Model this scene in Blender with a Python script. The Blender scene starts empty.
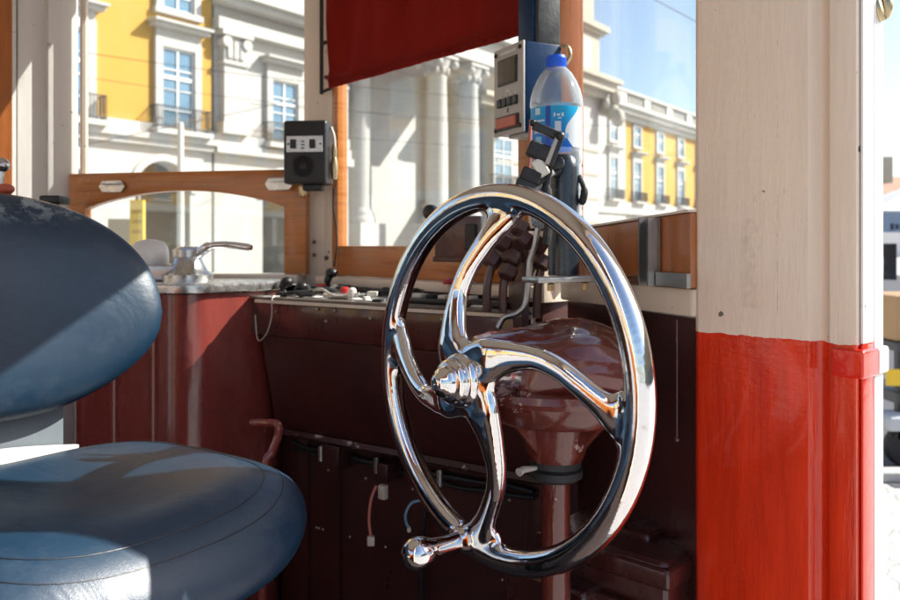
import bpy, bmesh, math, random
from mathutils import Vector, Matrix, noise as mnoise
random.seed(7)
S = bpy.context.scene
COL = S.collection
CAMZ = 1.75
PI = math.pi

# ------------------------------------------------------------------ helpers
def K(px, py, Y):
    """point seen at photo pixel (px,py) at distance Y"""
    return Vector(((px-450)/800*Y, Y, CAMZ + (245-py)/800*Y))
def W(x, y, z): return Vector((x, y, CAMZ+z))          # z relative to the eye height
FW = Vector((.7413, .6712, 0)); LF = Vector((-.6712, .7413, 0)); UP = Vector((0, 0, 1))
ORG = Vector((.49, .964, 0))
def T(f, l, z): return ORG + FW*f + LF*l + UP*(CAMZ+z)  # tram coordinates: forward, left, height rel. eye

def tag(o, label, cat, group=None, kind=None):
    o['label'] = label; o['category'] = cat
    if group: o['group'] = group
    if kind: o['kind'] = kind
    return o
def thing(name, loc, label, cat, group=None):
    o = bpy.data.objects.new(name, None); o.empty_display_size = .05
    o.location = loc; COL.objects.link(o)
    return tag(o, label, cat, group)
def wloc(o):
    v = Vector(o.location)
    return v if o.parent is None else v  # meshes stay at the origin of their thing
def obj(name, bm, mat, parent=None, smooth=35, label=None):
    me = bpy.data.meshes.new(name)
    bmesh.ops.recalc_face_normals(bm, faces=bm.faces[:])
    bm.to_mesh(me); bm.free()
    o = bpy.data.objects.new(name, me)
    if isinstance(mat, (list, tuple)):
        for m in mat: me.materials.append(m)
    else: me.materials.append(mat)
    if smooth:
        me.shade_smooth(); me.set_sharp_from_angle(angle=math.radians(smooth))
    COL.objects.link(o)
    if parent is not None: attach(o, parent)
    if label: o['label'] = label
    return o
def attach(o, parent):
    o.parent = parent
    if parent.type == 'EMPTY': o.matrix_parent_inverse = Matrix.Translation(-Vector(parent.location))
def new(): return bmesh.new()
def split_obj(name, bm, mat, parent, smooth=35):
    """every loose piece becomes an object of its own"""
    bm.verts.index_update(); seen = set(); out = []
    for v in bm.verts:
        if v in seen: continue
        stack = [v]; isl = []; seen.add(v)
        while stack:
            a = stack.pop(); isl.append(a)
            for e in a.link_edges:
                o2 = e.other_vert(a)
                if o2 not in seen: seen.add(o2); stack.append(o2)
        nb = bmesh.new(); mp = {a: nb.verts.new(a.co) for a in isl}
        for f in {f for a in isl for f in a.link_faces}: nb.faces.new([mp[a] for a in f.verts])
        out.append(obj(name, nb, mat, parent, smooth))
    bm.free(); return out

def box(bm, c, sx, sy, sz, ax=Vector((1,0,0)), ay=Vector((0,1,0)), az=UP, mi=0):
    vs = []
    for k in (-1, 1):
        for j in (-1, 1):
            for i in (-1, 1):
                vs.append(bm.verts.new(c + ax*(i*sx/2) + ay*(j*sy/2) + az*(k*sz/2)))
    for f in ((0,2,3,1),(4,5,7,6),(0,1,5,4),(2,6,7,3),(0,4,6,2),(1,3,7,5)):
        fc = bm.faces.new([vs[i] for i in f]); fc.material_index = mi
    return vs
def tbox(bm, f0, f1, l0, l1, z0, z1):
    box(bm, T((f0+f1)/2, (l0+l1)/2, (z0+z1)/2), abs(f1-f0), abs(l1-l0), abs(z1-z0), FW, LF, UP)
def prism(bm, pts, vec, mi=0):
    a = [bm.verts.new(p) for p in pts]; b = [bm.verts.new(p+vec) for p in pts]
    n = len(pts)
    fs = [bm.faces.new(a[::-1]), bm.faces.new(b)]
    for i in range(n):
        fs.append(bm.faces.new((a[i], a[(i+1)%n], b[(i+1)%n], b[i])))
    for f in fs: f.material_index = mi
def wallseg(bm, p, q, t, z0, z1, shift=0.0):
    """upright slab between plan points p and q, thickness t centred (shift along normal)"""
    p = Vector((p[0], p[1], 0)); q = Vector((q[0], q[1], 0))
    d = (q-p); L = d.length; d.normalize(); n = Vector((-d.y, d.x, 0))
    box(bm, (p+q)/2 + n*shift + UP*(CAMZ+(z0+z1)/2), L, t, z1-z0, d, n, UP)
def frame_of(t):
    t = t.normalized(); a = UP if abs(t.z) < .9 else Vector((1,0,0))
    n = t.cross(a).normalized(); return n, t.cross(n).normalized()
def tube(bm, pts, r, seg=12, caps=True, closed=False, mi=0):
    pts = [Vector(p) for p in pts]; n = len(pts)
    rs = r if isinstance(r, (list, tuple)) else [r]*n
    rings = []; nn = None
    for i, p in enumerate(pts):
        if closed: t = pts[(i+1)%n]-pts[i-1]
        else: t = pts[min(i+1, n-1)]-pts[max(i-1, 0)]
        t.normalize()
        if nn is None: nn, _ = frame_of(t)
        nn = (nn - t*nn.dot(t)).normalized(); bb = t.cross(nn)
        rings.append([bm.verts.new(p + (nn*math.cos(2*PI*k/seg) + bb*math.sin(2*PI*k/seg))*rs[i]) for k in range(seg)])
    m = n if closed else n-1
    for i in range(m):
        A, B = rings[i], rings[(i+1)%n]
        for k in range(seg):
            f = bm.faces.new((A[k], A[(k+1)%seg], B[(k+1)%seg], B[k])); f.material_index = mi
    if caps and not closed:
        bm.faces.new(rings[0][::-1]); bm.faces.new(rings[-1])
    return rings
def smoothpath(pts, n=6):
    pts = [Vector(p) for p in pts]; out = []
    P = [pts[0]*2-pts[1]] + pts + [pts[-1]*2-pts[-2]]
    for i in range(1, len(P)-2):
        for k in range(n):
            t = k/n; a, b, c, d = P[i-1], P[i], P[i+1], P[i+2]
            out.append(.5*((2*b)+(c-a)*t+(2*a-5*b+4*c-d)*t*t+(3*b-a-3*c+d)*t**3))
    out.append(pts[-1]); return out
def lathe(bm, prof, org, axis=UP, seg=32, mi=0):
    axis = axis.normalized(); n, b = frame_of(axis)
    rings = []
    for r, h in prof:
        if r < 1e-5: rings.append([bm.verts.new(org+axis*h)])
        else: rings.append([bm.verts.new(org+axis*h+(n*math.cos(2*PI*k/seg)+b*math.sin(2*PI*k/seg))*r) for k in range(seg)])
    for A, B in zip(rings, rings[1:]):
        for k in range(seg):
            a0, a1 = A[k % len(A)], A[(k+1) % len(A)]; b0, b1 = B[k % len(B)], B[(k+1) % len(B)]
            vs = []
            for v in (a0, a1, b1, b0):
                if v not in vs: vs.append(v)
            if len(vs) > 2: bm.faces.new(vs).material_index = mi
    if len(rings[0]) > 1: bm.faces.new(rings[0][::-1])
    if len(rings[-1]) > 1: bm.faces.new(rings[-1])
def bev(bm, w, seg=2, ang=30):
    bmesh.ops.remove_doubles(bm, verts=bm.verts[:], dist=1e-6)
    bm.normal_update()
    es = [e for e in bm.edges if len(e.link_faces) == 2 and e.calc_face_angle(0) > math.radians(ang)]
    if es: bmesh.ops.bevel(bm, geom=es, offset=w, segments=seg, profile=.6, affect='EDGES', clamp_overlap=True)
    return bm
def ball(bm, c, r, u=20, v=12, sc=(1,1,1)):
    m = Matrix.Translation(c) @ Matrix.Diagonal((sc[0]*r, sc[1]*r, sc[2]*r, 1))
    bmesh.ops.create_uvsphere(bm, u_segments=u, v_segments=v, radius=1, matrix=m)
def blob(name, bm, mat, parent, lv=2, label=None):
    o = obj(name, bm, mat, parent, smooth=180, label=label)
    m = o.modifiers.new('sub', 'SUBSURF'); m.levels = m.render_levels = lv
    return o

# ------------------------------------------------------------------ materials
class NT:
    def __init__(s, name):
        s.m = bpy.data.materials.new(name); s.m.use_nodes = True
        s.t = s.m.node_tree; s.N = s.t.nodes; s.L = s.t.links
        s.bsdf = s.N['Principled BSDF']; s.out = s.N['Material Output']
        s.tc = s.N.new('ShaderNodeTexCoord')
    def link(s, a, b): s.L.new(a, b)
    def mapping(s, scale=(1,1,1), rot=(0,0,0), src=None):
        n = s.N.new('ShaderNodeMapping'); n.inputs['Scale'].default_value = scale; n.inputs['Rotation'].default_value = rot
        s.link(src or s.tc.outputs['Object'], n.inputs[0]); return n.outputs[0]
    def noise(s, scale, detail=4, rough=.55, vec=None, dist=0):
        n = s.N.new('ShaderNodeTexNoise'); n.inputs['Scale'].default_value = scale; n.inputs['Detail'].default_value = detail
        n.inputs['Roughness'].default_value = rough; n.inputs['Distortion'].default_value = dist
        s.link(vec or s.tc.outputs['Object'], n.inputs['Vector']); return n.outputs['Fac']
    def vor(s, scale, vec=None, feature='F1', out='Distance'):
        n = s.N.new('ShaderNodeTexVoronoi'); n.feature = feature; n.inputs['Scale'].default_value = scale
        s.link(vec or s.tc.outputs['Object'], n.inputs['Vector']); return n.outputs[out]
    def ramp(s, fac, a, b, ca=(0,0,0,1), cb=(1,1,1,1)):
        n = s.N.new('ShaderNodeValToRGB'); e = n.color_ramp.elements
        e[0].position = a; e[1].position = b; e[0].color = ca; e[1].color = cb
        s.link(fac, n.inputs[0]); return n.outputs[0]
    def mix(s, fac, a, b, mode='MIX'):
        n = s.N.new('ShaderNodeMix'); n.data_type = 'RGBA'; n.blend_type = mode
        for sock, v in ((n.inputs[0], fac), (n.inputs[6], a), (n.inputs[7], b)):
            if hasattr(v, 'links'): s.link(v, sock)
            elif isinstance(v, (int, float)): sock.default_value = v if sock.type == 'VALUE' else (v, v, v, 1)
            else: sock.default_value = (*v[:3], 1)
        return n.outputs[2]
    def math(s, op, a, b=0.0, c=None):
        n = s.N.new('ShaderNodeMath'); n.operation = op
        for i, v in enumerate((a, b) if c is None else (a, b, c)):
            if hasattr(v, 'links'): s.link(v, n.inputs[i])
            else: n.inputs[i].default_value = v
        return n.outputs[0]
    def sep(s, src=None):
        n = s.N.new('ShaderNodeSeparateXYZ'); s.link(src or s.tc.outputs['Object'], n.inputs[0]); return n.outputs
    def bump(s, h, strength=.2, dist=.01, prev=None):
        n = s.N.new('ShaderNodeBump'); n.inputs['Strength'].default_value = strength; n.inputs['Distance'].default_value = dist
        s.link(h, n.inputs['Height'])
        if prev: s.link(prev, n.inputs['Normal'])
        s.link(n.outputs[0], s.bsdf.inputs['Normal']); return n.outputs[0]
    def set(s, **k):
        for kk, v in k.items():
            i = s.bsdf.inputs[kk.replace('_', ' ')]
            if hasattr(v, 'links'): s.link(v, i)
            elif isinstance(v, (tuple, list)): i.default_value = (*v[:3], 1)
            else: i.default_value = v
        return s

def paint(name, col, rough=.45, var=.18, scale=6, bumpk=.12, bscale=60, metal=0, coat=0, stretch=(1,1,1), dirt=None, dirtamt=.5, spec=.5, chips=None, chip_t=(.66,.69), chip_scale=14):
    n = NT(name)
    v = n.mapping(stretch)
    f = n.noise(scale, 5, .6, v)
    dark = tuple(c*(1-var) for c in col); lite = tuple(min(1, c*(1+var*.6)) for c in col)
    c = n.mix(f, dark, lite)
    rr = n.ramp(n.noise(scale*2.3, 4, .6, v), .3, .75, (rough*.75,)*3+(1,), (min(1, rough*1.25),)*3+(1,))
    if dirt:
        c = n.mix(n.ramp(n.noise(scale*.7, 6, .7, v), .5, .78, (0,0,0,1), (dirtamt,)*3+(1,)), c, dirt)
    if chips:
        cf = n.ramp(n.noise(chip_scale, 5, .65), *chip_t)
        c = n.mix(cf, c, chips); 
    n.set(Base_Color=c, Roughness=rr, Metallic=metal, Coat_Weight=coat, Coat_Roughness=.08, Specular_IOR_Level=spec)
    if bumpk: n.bump(n.noise(bscale, 4, .6), bumpk, .004)
    return n.m

def make_cream(name, base=(.78,.66,.54)):
    n = NT(name)
    v = n.mapping((9, 9, .8))
    streak = n.noise(5, 6, .65, v); big = n.noise(3.2, 4, .6)
    c = n.mix(n.ramp(streak, .3, .75), tuple(x*.95 for x in base), base)
    c = n.mix(n.ramp(big, .45, .75, (0,0,0,1), (.4,)*3+(1,)), c, (base[0]*.93, base[1]*.85, base[2]*.77))
    c = n.mix(n.ramp(n.noise(55, 2, .5), .73, .76), c, (.25,.2,.16))
    n.set(Base_Color=c, Roughness=.42, Coat_Weight=.15)
    b = n.bump(n.noise(14, 5, .6, n.mapping((3,3,.5))), .25, .004)
    n.bump(n.noise(120, 3, .6), .12, .002, b)
    return n.m
M = {}
M['cream'] = make_cream('cream_paint')
M['white'] = make_cream('white_paint', (.8,.775,.74))

def make_doorpost():
    n = NT('door_post_paint')
    x, y, z = n.sep()
    wob = n.math('MULTIPLY', n.math('SUBTRACT', n.noise(45, 3, .5), .5), .008)
    mask = n.math('LESS_THAN', n.math('ADD', z, wob), CAMZ-.121)
    cr = (.80,.65,.515)
    v = n.mapping((8, 8, .7))
    c1 = n.mix(n.ramp(n.noise(6, 6, .65, v), .3, .75), tuple(k*.95 for k in cr), cr)
    patch = n.ramp(n.noise(2.6, 3, .6), .46, .68)
    c1 = n.mix(patch, c1, (.72,.55,.43))
    # a rubbed patch, a hairline crack with nicks
    along = n.math('ADD', n.math('MULTIPLY', x, -LF.x), n.math('MULTIPLY', y, -LF.y))   # runs left->right over the face
    a0 = -(ORG.x*LF.x+ORG.y*LF.y)
    wig = n.math('MULTIPLY', n.math('SUBTRACT', n.noise(22, 3, .6), .5), .004)
    d = n.math('ABSOLUTE', n.math('ADD', n.math('SUBTRACT', along, a0-.098), wig))
    crack = n.math('MULTIPLY', n.math('LESS_THAN', d, n.math('MULTIPLY', n.noise(70, 2, .6), .0013)), n.ramp(n.noise(17, 6, .8), .5, .66, (0,0,0,1), (.7,)*3+(1,)))
    c1 = n.mix(crack, c1, (.2,.15,.12))
    c1 = n.mix(n.ramp(n.noise(48, 2, .5), .745, .76), c1, (.16,.12,.1))
    lpos = n.math('SUBTRACT', a0, along)
    rub = n.math('MULTIPLY', n.math('LESS_THAN', n.math('ADD', n.math('ABSOLUTE', n.math('SUBTRACT', lpos, .137)), n.math('MULTIPLY', n.noise(60, 3, .6), .012)), .016), n.math('LESS_THAN', n.math('ADD', n.math('ABSOLUTE', n.math('SUBTRACT', z, CAMZ-.025)), n.math('MULTIPLY', n.noise(40, 3, .6), .03)), .075))
    c1 = n.mix(n.math('MULTIPLY', rub, n.ramp(n.noise(95, 3, .6), .35, .65, (0,0,0,1), (.38,)*3+(1,))), c1, (.5,.38,.28))
    c1 = n.mix(n.ramp(n.noise(30, 6, .75, n.mapping((1,1,.6))), .64, .70, (0,0,0,1), (.5,)*3+(1,)), c1, (.60,.45,.33))
    red = (.76,.033,.006)
    r1 = n.mix(n.ramp(n.noise(5, 5, .6, n.mapping((7, 7, .9))), .35, .75), tuple(k*.72 for k in red), (.82,.045,.007))
    c = n.mix(mask, c1, r1)
    rr = n.mix(mask, .42, n.ramp(n.noise(9, 4, .6), .3, .7, (.1,)*3+(1,), (.3,)*3+(1,)))
    n.set(Base_Color=c, Roughness=rr, Coat_Weight=n.math('MULTIPLY', mask, .45), Coat_Roughness=.07, Specular_IOR_Level=.4)
    drip = n.noise(10, 5, .6, n.mapping((3.5, 3.5, .45)))
    b = n.bump(drip, .28, .010)
    b = n.bump(n.math('MULTIPLY', n.noise(60, 3, .6, n.mapping((1,1,2))), n.math('MULTIPLY', mask, n.ramp(n.math('SUBTRACT', z, CAMZ-.5), .24, .37))), .35, .006, b)
    n.bump(n.noise(110, 3, .6), .15, .0018, b)
    return n.m
M['doorpost'] = make_doorpost()
M['redgloss'] = paint('red_gloss', (.74,.022,.007), .16, .25, 7, .3, 40, coat=.4, stretch=(3,3,.6))
M['maroon'] = paint('maroon_gloss', (.075,.016,.014), .3, .35, 5, .25, 22, coat=.5, stretch=(3,3,.7), dirt=(.05,.02,.018), dirtamt=.5)
M['maroon_dark'] = paint('maroon_dark', (.055,.014,.012), .36, .5, 5, .4, 24, coat=.25, dirt=(.012,.008,.008), dirtamt=.6, chips=(.35,.26,.24), chip_t=(.735,.75), chip_scale=26)
M['maroon_chip'] = paint('maroon_chipped', (.05,.012,.010), .3, .45, 8, .6, 22, coat=.4, dirt=(.015,.008,.007), dirtamt=.7, chips=(.5,.36,.34), chip_t=(.645,.652), chip_scale=10)
M['housing'] = paint('housing_gloss', (.125,.022,.015), .22, .45, 11, 1.0, 15, coat=.6, dirt=(.03,.012,.010), dirtamt=.8, chips=(.42,.27,.24), chip_t=(.64,.648), chip_scale=21)
M['pinkred'] = paint('faded_red', (.25,.046,.036), .26, .3, 6, .3, 30, coat=.7, stretch=(3,3,.6), dirt=(.10,.022,.02))
M['browncast'] = paint('brown_cast', (.10,.045,.038), .38, .4, 14, .5, 50, coat=.3, chips=(.3,.2,.18), chip_t=(.7,.73), chip_scale=30)
def make_wood(name, base, rot=(0,0,0), grain=(1.2,1.2,26), coat=.4):
    n = NT(name)
    v = n.mapping(grain, rot)
    g = n.noise(3.2, 7, .65, v, .6)
    c = n.mix(n.ramp(g, .3, .72), tuple(k*.58 for k in base), base)
    c = n.mix(n.ramp(n.noise(3, 4, .6), .4, .75, (0,0,0,1), (.4,)*3+(1,)), c, tuple(k*.55 for k in base))
    c = n.mix(n.ramp(n.noise(38, 3, .6), .72, .76), c, (.5,.4,.3))
    n.set(Base_Color=c, Roughness=n.ramp(g, .3, .7, (.22,)*3+(1,), (.42,)*3+(1,)), Coat_Weight=coat, Coat_Roughness=.12)
    n.bump(g, .12, .003)
    return n.m
M['wood'] = make_wood('varnished_wood', (.60,.20,.038))
M['wood_v'] = make_wood('varnished_wood_upright', (.50,.15,.03), grain=(26,26,1.2))
def make_leather():
    n = NT('navy_leather')
    cell = n.vor(420, feature='DISTANCE_TO_EDGE')
    col = n.mix(n.noise(5, 5, .6), (.003,.023,.052), (.006,.032,.066))
    x, y, z = n.sep()
    # worn, scuffed band along the top edge of the backrest
    scuff = n.math('MULTIPLY', n.ramp(n.math('SUBTRACT', z, CAMZ-.5), .528, .560), n.ramp(n.noise(24, 6, .75, n.mapping((1,1,1.6))), .49, .56))
    col = n.mix(n.math('MULTIPLY', scuff, .75), col, (.32,.36,.38))
    col = n.mix(n.ramp(n.noise(17, 6, .7), .55, .8, (0,0,0,1), (.25,)*3+(1,)), col, (.10,.13,.15))
    n.set(Base_Color=col, Roughness=n.ramp(n.noise(9, 5, .6), .3, .75, (.34,)*3+(1,), (.5,)*3+(1,)), Specular_IOR_Level=.55, Coat_Weight=.25, Coat_Roughness=.48)
    b = n.bump(n.ramp(cell, .0, .12), .12, .0008)
    n.bump(n.noise(7, 4, .6, dist=.8), .28, .012, b)
    return n.m
M['leather'] = make_leather()
def make_chrome():
    n = NT('polished_chrome')
    sc = n.noise(60, 6, .75, n.mapping((1,1,3)))
    sm = n.noise(13, 6, .75); gr = n.noise(75, 5, .75)
    rr = n.math('ADD', n.ramp(sc, .35, .8, (.03,)*3+(1,), (.13,)*3+(1,)), n.ramp(sm, .5, .72, (0,0,0,1), (.16,)*3+(1,)))
    n.set(Base_Color=n.mix(n.ramp(gr, .58, .72, (0,0,0,1), (.6,)*3+(1,)), (.76,.76,.77), (.42,.39,.36)), Metallic=1, Roughness=rr)
    b = n.bump(n.noise(16, 3, .5), .10, .008)
    n.bump(n.noise(300, 4, .7, n.mapping((1,1,.3))), .03, .001, b)
    return n.m
M['chrome'] = make_chrome()
def metal(name, col, rough, bumpk=.1, bs=80): return paint(name, col, rough, .2, 25, bumpk, bs, metal=1)
M['steel'] = metal('dull_steel', (.42,.42,.41), .38)
M['zinc'] = metal('worn_zinc', (.6,.6,.6), .3)
M['brass'] = metal('tarnished_brass', (.5,.4,.24), .35)
M['black'] = paint('black_plastic', (.012,.013,.015), .42, .3, 20, .12, 120)
M['blackrough'] = paint('black_rubber', (.018,.018,.019), .65, .3, 20, .2, 120)
M['blackpole'] = paint('blue_black_enamel', (.012,.022,.034), .3, .25, 14, .06, 60, coat=.3)
M['greyplastic'] = paint('grey_faceplate', (.42,.39,.36), .4, .1, 30, .08, 120)
M['bluebox'] = paint('blue_enamel', (.002,.024,.075), .34, .2, 12, .06, 60, spec=.18)
M['orange'] = paint('orange_plastic', (.52,.11,.05), .4, .15, 40, .05, 100)
M['ivory'] = paint('ivory_plastic', (.7,.66,.58), .4, .12, 40, .05, 100)
M['paper'] = paint('paper_label', (.74,.72,.68), .7, .12, 40, .1, 120, dirt=(.45,.42,.38), dirtamt=.5)
M['redplastic'] = paint('red_plastic', (.5,.02,.02), .35, .15, 40, .05, 100)
M['topmat'] = paint('scuffed_worktop', (.15,.12,.10), .45, .4, 14, .2, 60, dirt=(.42,.38,.34), dirtamt=.7)
M['floor'] = paint('cab_floor', (.05,.035,.03), .6, .4, 8, .3, 30)
M['ceil'] = paint('ceiling_cream', (.66,.6,.5), .5, .08, 5, .08, 40)
M['wirepink'] = paint('pink_wire', (.45,.14,.11), .45, .1, 30, 0)
M['wireblue'] = paint('blue_grey_wire', (.12,.22,.33), .4, .1, 30, 0)
M['wireblack'] = paint('black_wire', (.012,.012,.013), .5, .1, 30, 0)
M['clear'] = paint('pale_connector', (.5,.45,.4), .3, .2, 60, .1, 90)
M['bluebright'] = paint('blue_terminal', (.01,.14,.5), .35, .1, 40, 0)
def make_fabric():
    n = NT('red_blind_cloth')
    w1 = n.N.new('ShaderNodeTexWave'); w1.inputs['Scale'].default_value = 260; n.link(n.mapping((1,1,1)), w1.inputs['Vector'])
    c = n.mix(n.noise(6, 5, .6), (.19,.012,.008), (.31,.023,.015))
    n.set(Base_Color=c, Roughness=.85, Specular_IOR_Level=.1)
    n.bump(w1.outputs['Fac'], .12, .001)
    tr = n.N.new('ShaderNodeBsdfTranslucent'); n.link(c, tr.inputs[0])
    ms = n.N.new('ShaderNodeMixShader'); ms.inputs[0].default_value = .35
    n.link(n.bsdf.outputs[0], ms.inputs[1]); n.link(tr.outputs[0], ms.inputs[2]); n.link(ms.outputs[0], n.out.inputs[0])
    return n.m
M['fabric'] = make_fabric()
def make_glass(name, dust=.05):
    n = NT(name)
    tr = n.N.new('ShaderNodeBsdfTransparent'); tr.inputs[0].default_value = (.95,.965,.96,1)
    gl = n.N.new('ShaderNodeBsdfGlossy'); gl.inputs['Roughness'].default_value = .01
    lw = n.N.new('ShaderNodeLayerWeight'); lw.inputs[0].default_value = .5
    fz = n.math('ADD', .028, n.math('MULTIPLY', .9, n.math('POWER', lw.outputs['Facing'], 5.0)))
    df = n.N.new('ShaderNodeBsdfTranslucent'); df.inputs[0].default_value = (.8,.8,.78,1)
    m1 = n.N.new('ShaderNodeMixShader'); n.link(fz, m1.inputs[0]); n.link(tr.outputs[0], m1.inputs[1]); n.link(gl.outputs[0], m1.inputs[2])
    m2 = n.N.new('ShaderNodeMixShader')
    n.link(n.ramp(n.noise(7, 6, .7, n.mapping((2,2,.6))), .35, .8, (dust*.25,)*3+(1,), (dust*1.8,)*3+(1,)), m2.inputs[0])
    n.link(m1.outputs[0], m2.inputs[1]); n.link(df.outputs[0], m2.inputs[2]); n.link(m2.outputs[0], n.out.inputs[0])
    return n.m
M['glass'] = make_glass('window_glass', .015)
M['screen'] = paint('lcd_screen', (.10,.075,.035), .12, .4, 30, 0)
def make_clear(name, col=(1,1,1), rough=.02, ior=1.4):
    n = NT(name)
    tr = n.N.new('ShaderNodeBsdfTransparent'); tr.inputs[0].default_value = (*col, 1)
    gl = n.N.new('ShaderNodeBsdfGlossy'); gl.inputs['Roughness'].default_value = .06
    lw = n.N.new('ShaderNodeLayerWeight'); lw.inputs[0].default_value = .35
    df = n.N.new('ShaderNodeBsdfDiffuse'); df.inputs[0].default_value = (.8,.85,.9,1)
    m1 = n.N.new('ShaderNodeMixShader'); n.link(lw.outputs['Fresnel'], m1.inputs[0]); n.link(tr.outputs[0], m1.inputs[1]); n.link(gl.outputs[0], m1.inputs[2])
    m2 = n.N.new('ShaderNodeMixShader'); n.link(n.ramp(lw.outputs['Facing'], .15, .9, (.09,)*3+(1,), (.42,)*3+(1,)), m2.inputs[0])
    n.link(m1.outputs[0], m2.inputs[1]); n.link(df.outputs[0], m2.inputs[2]); n.link(m2.outputs[0], n.out.inputs[0])
    return n.m
M['pet'] = make_clear('clear_bottle_plastic', (.93,.95,.97))
M['water'] = make_clear('bottle_water', (.97,.985,.99))
M['capblue'] = paint('bottle_cap_blue', (.012,.12,.72), .35, .1, 40, .05, 80)

# ------------------------------------------------------------------ ground
def make_ground():
    n = NT('limestone_setts')
    sc = n.vor(9, feature='DISTANCE_TO_EDGE'); cc = n.vor(9, out='Color')
    c = n.mix(n.noise(.6, 5, .6), (.40,.385,.36), (.52,.505,.48))
    c = n.mix(.25, c, n.mix(cc, (.36,.35,.33), (.56,.55,.53)))
    c = n.mix(n.ramp(sc, .0, .05, (1,1,1,1), (0,0,0,1)), c, (.22,.2,.18))
    n.set(Base_Color=c, Roughness=.75); n.bump(n.ramp(sc, 0, .08), .3, .02)
    return n.m
def make_asphalt():
    n = NT('street_asphalt')
    n.set(Base_Color=n.mix(n.noise(1.5, 6, .7), (.045,.05,.058), (.075,.08,.09)), Roughness=.8); n.bump(n.noise(90, 3, .6), .4, .01)
    return n.m
b = new(); box(b, Vector((0, 0, -.05)), 3000, 3000, .1)
o = obj('plaza_ground', b, make_ground(), smooth=0); o['kind'] = 'structure'; o['label'] = 'pale stone plaza paving around the tram'
b = new()
prism(b, [Vector((3.9,5.75,.004)), Vector((14,9.5,.004)), Vector((26,22,.004)), Vector((26,60,.004)), Vector((3,60,.004)), Vector((3.2,5.75,.004))], Vector((0,0,.001)))
o = obj('road', b, make_asphalt(), smooth=0); o['kind'] = 'structure'; o['label'] = 'dark asphalt road beyond the white paving'

# ------------------------------------------------------------------ the tram body
tram = thing('tram_cab', ORG, 'old tram driver cab with cream posts, varnished wooden window frames and maroon panels', 'tram')
FLOOR = -.90; CEIL = 1.0; TOP = .56
PR1 = (.241, 1.545); PR0 = (.369, 1.10); CR = (.174, 1.545); CL = (-.298, 2.07); LR = (-.385, 2.11); LL = (-1.038, 2.245)
# floor and roof
b = new(); prism(b, [T(-2.6,0,FLOOR-.08), T(0,0,FLOOR-.08), T(.14,.2,FLOOR-.08), T(.28,.62,FLOOR-.08), T(.24,1.4,FLOOR-.08), T(-.2,2.05,FLOOR-.08), T(-2.6,2.05,FLOOR-.08)], Vector((0,0,.08)))
obj('floor', b, M['floor'], tram, 0)
b = new(); prism(b, [T(-2.7,-.06,CEIL), T(0,-.06,CEIL), T(.16,.15,CEIL), T(.29,.62,CEIL), T(.25,1.4,CEIL), T(-.25,2.08,CEIL), T(-2.7,2.1,CEIL)], Vector((0,0,.09)))
bev(b, .03, 3); obj('roof', b, M['ceil'], tram)
# door post: faces the rear, with a raised strip, a groove and the outside face
b = new()
def dp(pts, z0, z1, bm):
    prism(bm, [T(f, l, z0) for f, l in pts], UP*(z1-z0))
dp([(0,.0),(0,.032),(.006,.036),(.012,.042),(.012,.048),(.006,.054),(0,.058),(0,.213),(.006,.2195),(.066,.2195),(.068,.10),(.068,.0)], FLOOR-.3, CEIL, b)
bev(b, .003, 2)
obj('door_post', b, M['doorpost'], tram)
# outside jamb strips in front of the post
b = new(); tbox(b, .008, .040, -.005, -.001, -.12, CEIL); bev(b, .002, 2)
obj('door_jamb', b, M['white'], tram)
b = new(); tbox(b, .008, .040, -.005, -.001, FLOOR-.3, -.1205); bev(b, .002, 2)
obj('door_jamb', b, M['redgloss'], tram)
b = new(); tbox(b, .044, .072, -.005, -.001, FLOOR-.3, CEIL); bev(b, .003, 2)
obj('door_jamb', b, M['white'], tram)  # white runs on below too, painting the glare over red gloss
# painted clasp around the post
b = new(); tbox(b, -.006, .042, -.010, .028, -.161, -.126); bev(b, .005, 3)
obj('post_clasp', b, M['redgloss'], tram)
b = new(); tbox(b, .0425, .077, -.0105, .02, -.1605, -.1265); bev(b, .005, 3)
obj('post_clasp', b, paint('pink_glare_paint', (.72,.55,.51), .4, .15, 20, .2, 60), tram)  # pale pink colour paints the glare fading across the red clasp
# chrome door stop at the top
b = new()
c0 = K(877, 4, 1.0)
tube(b, smoothpath([c0+Vector((0,0,.06)), c0+Vector((-.004,.0,.02)), c0+Vector((.0,-.004,-.01)), c0+Vector((.006,0,-.018))]), .006, 10)
ball(b, c0+Vector((.012,.004,-.001)), .011, sc=(.8,1,1.6))
tube(b, [c0+Vector((-.01,.03,.01)), c0+Vector((.012,.004,0))], .005, 8)
obj('door_catch', b, M['brass'], tram)

def lerp(p, q, t): return (p[0]+(q[0]-p[0])*t, p[1]+(q[1]-p[1])*t)
# corner posts between the panes
def post(pts, z0, z1, mat, w=.004):
    b = new(); prism(b, [Vector((x, y, CAMZ+z0)) for x, y in pts], UP*(z1-z0)); bev(b, w, 2)
    return obj('corner_post', b, mat, tram)
post([(.150,1.54),(.178,1.512),(.205,1.535),(.262,1.60),(.225,1.64),(.165,1.60)], -.11, CEIL, M['cream'])
post([(-.302,2.05),(-.325,2.085),(-.36,2.088),(-.384,2.104),(-.384,2.17),(-.29,2.15)], -.11, CEIL, M['cream'])
post([(.150,1.56),(.178,1.54),(.262,1.60),(.225,1.64),(.165,1.60)], FLOOR-.3, -.111, M['maroon_dark'])
post([(-.25,2.09),(-.42,2.12),(-.42,2.19),(-.25,2.17)], FLOOR-.3, -.111, M['maroon_dark'])
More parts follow.
